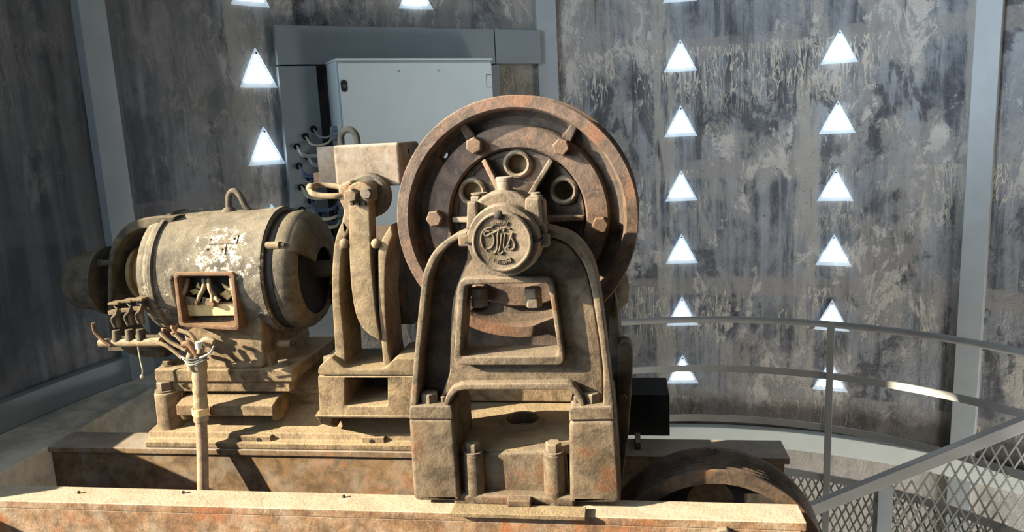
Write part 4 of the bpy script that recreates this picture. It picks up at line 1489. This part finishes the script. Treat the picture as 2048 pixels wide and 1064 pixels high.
# ================================================================== RAILING
RCx, RCy = .44, 2.60
def rarc(rad, z, a0, a1, n=40):
    return [Vector((RCx+rad*math.cos(math.radians(a0+(a1-a0)*k/n)), RCy+rad*math.sin(math.radians(a0+(a1-a0)*k/n)), z)) for k in range(n+1)]


rl = thing('railing', (1.15, 4.3, -1.2), 'grey curved steel railing with mesh around the stairwell at right', 'railing')
R1 = 1.86
m = MB(); m.tube(rarc(R1, .0, 8, 135), .0195, 14); m.build('top_rail', 'rail', rl)
def flatrail(rad, z, hh, nm):
    m = MB()
    rows = []
    for p in rarc(rad, z, 8, 135, 60):
        d = Vector((p.x-RCx, p.y-RCy, 0)).normalized()
        rows.append([m.bm.verts.new(p+d*a+Vector((0, 0, b))) for a, b in ((-.005, -hh), (.005, -hh), (.005, hh), (-.005, hh))])
    for i in range(len(rows)-1):
        for j in range(4):
            m.bm.faces.new((rows[i][j], rows[i][(j+1) % 4], rows[i+1][(j+1) % 4], rows[i+1][j]))
    m.bm.faces.new(rows[0][::-1]); m.bm.faces.new(rows[-1])
    m.build(nm, 'rail', rl)


flatrail(R1, -.305, .02, 'middle_rail')
flatrail(R1, -.62, .02, 'middle_rail')
flatrail(R1, -.93, .022, 'bottom_rail')
flatrail(R1, -1.35, .022, 'bottom_rail')
for a in (67.3, 22, 112):
    p = rarc(R1-.012, 0, a, a+1, 1)[0]
    m = MB(); m.box((-.019, -.006, -1.5), (.019, .006, .02), Matrix.Translation(p) @ Matrix.Rotation(math.radians(a-90), 4, 'Z')); m.build('post', 'rail', rl, .002)


def mesh_strips(m, f, u0, u1, v0, v1, du, dv, wdt=.0045, keep=None):
    """expanded metal: two families of strands on the surface f(u, v)"""
    nu = int((u1-u0)/du)+1
    nv = int((v1-v0)/dv)+1
    for i in range(nu):
        for j in range(nv):
            ua, va = u0+i*du, v0+j*dv
            um, vm = ua+du/2, va+dv/2
            for (a, b), (c, d) in (((um, va), (ua, vm)), ((um, va), (ua+du, vm)), ((ua, vm), (um, va+dv)), ((ua+du, vm), (um, va+dv))):
                if keep and not (keep(a, b) and keep(c, d)):
                    continue
                m.tube([f(a, b), f(c, d)], 0, flat=(wdt, .0018), cap=False)


m = MB()
fr = lambda u, v: Vector((RCx+R1*math.cos(u/R1), RCy+R1*math.sin(u/R1), v))
mesh_strips(m, fr, math.radians(20)*R1, math.radians(88)*R1, -1.34, -.945, .042, .10)
m.build('mesh_panel', 'mesh', rl)

# inclined stair handrail with mesh beneath
st = thing('stair_balustrade', (1.5, 4.0, -1.2), 'grey inclined stair rail with expanded mesh below it, lower right corner', 'stair rail')
A_, B_ = P(1612, 1022, 3.95), P(2100, 826, 3.75)
d = (B_-A_).normalized()
m = MB(); m.tube([A_, B_], 0, flat=(.028, .030)); m.build('inclined_rail', 'rail', st, .003)
m = MB()
def fs(u, v):
    q = A_+(B_-A_)*u
    return Vector((q.x, q.y, v))


L = math.hypot(B_.x-A_.x, B_.y-A_.y)
mesh_strips(m, fs, .0, 1.0, -1.6, A_.z+(B_.z-A_.z)-.02, .056/L, .118, keep=lambda u, v: v < A_.z+(B_.z-A_.z)*u-.03 and u > .28)
m.build('mesh_panel', 'mesh', st)
q = A_+(B_-A_)*.30
m = MB(); m.box((q.x+.02, q.y-.02, -2.6), (q.x+.095, q.y+.05, q.z)); m.build('post', 'duct', st, .003)  # shade on this post painted in as a darker grey

print('objects', len(bpy.data.objects))
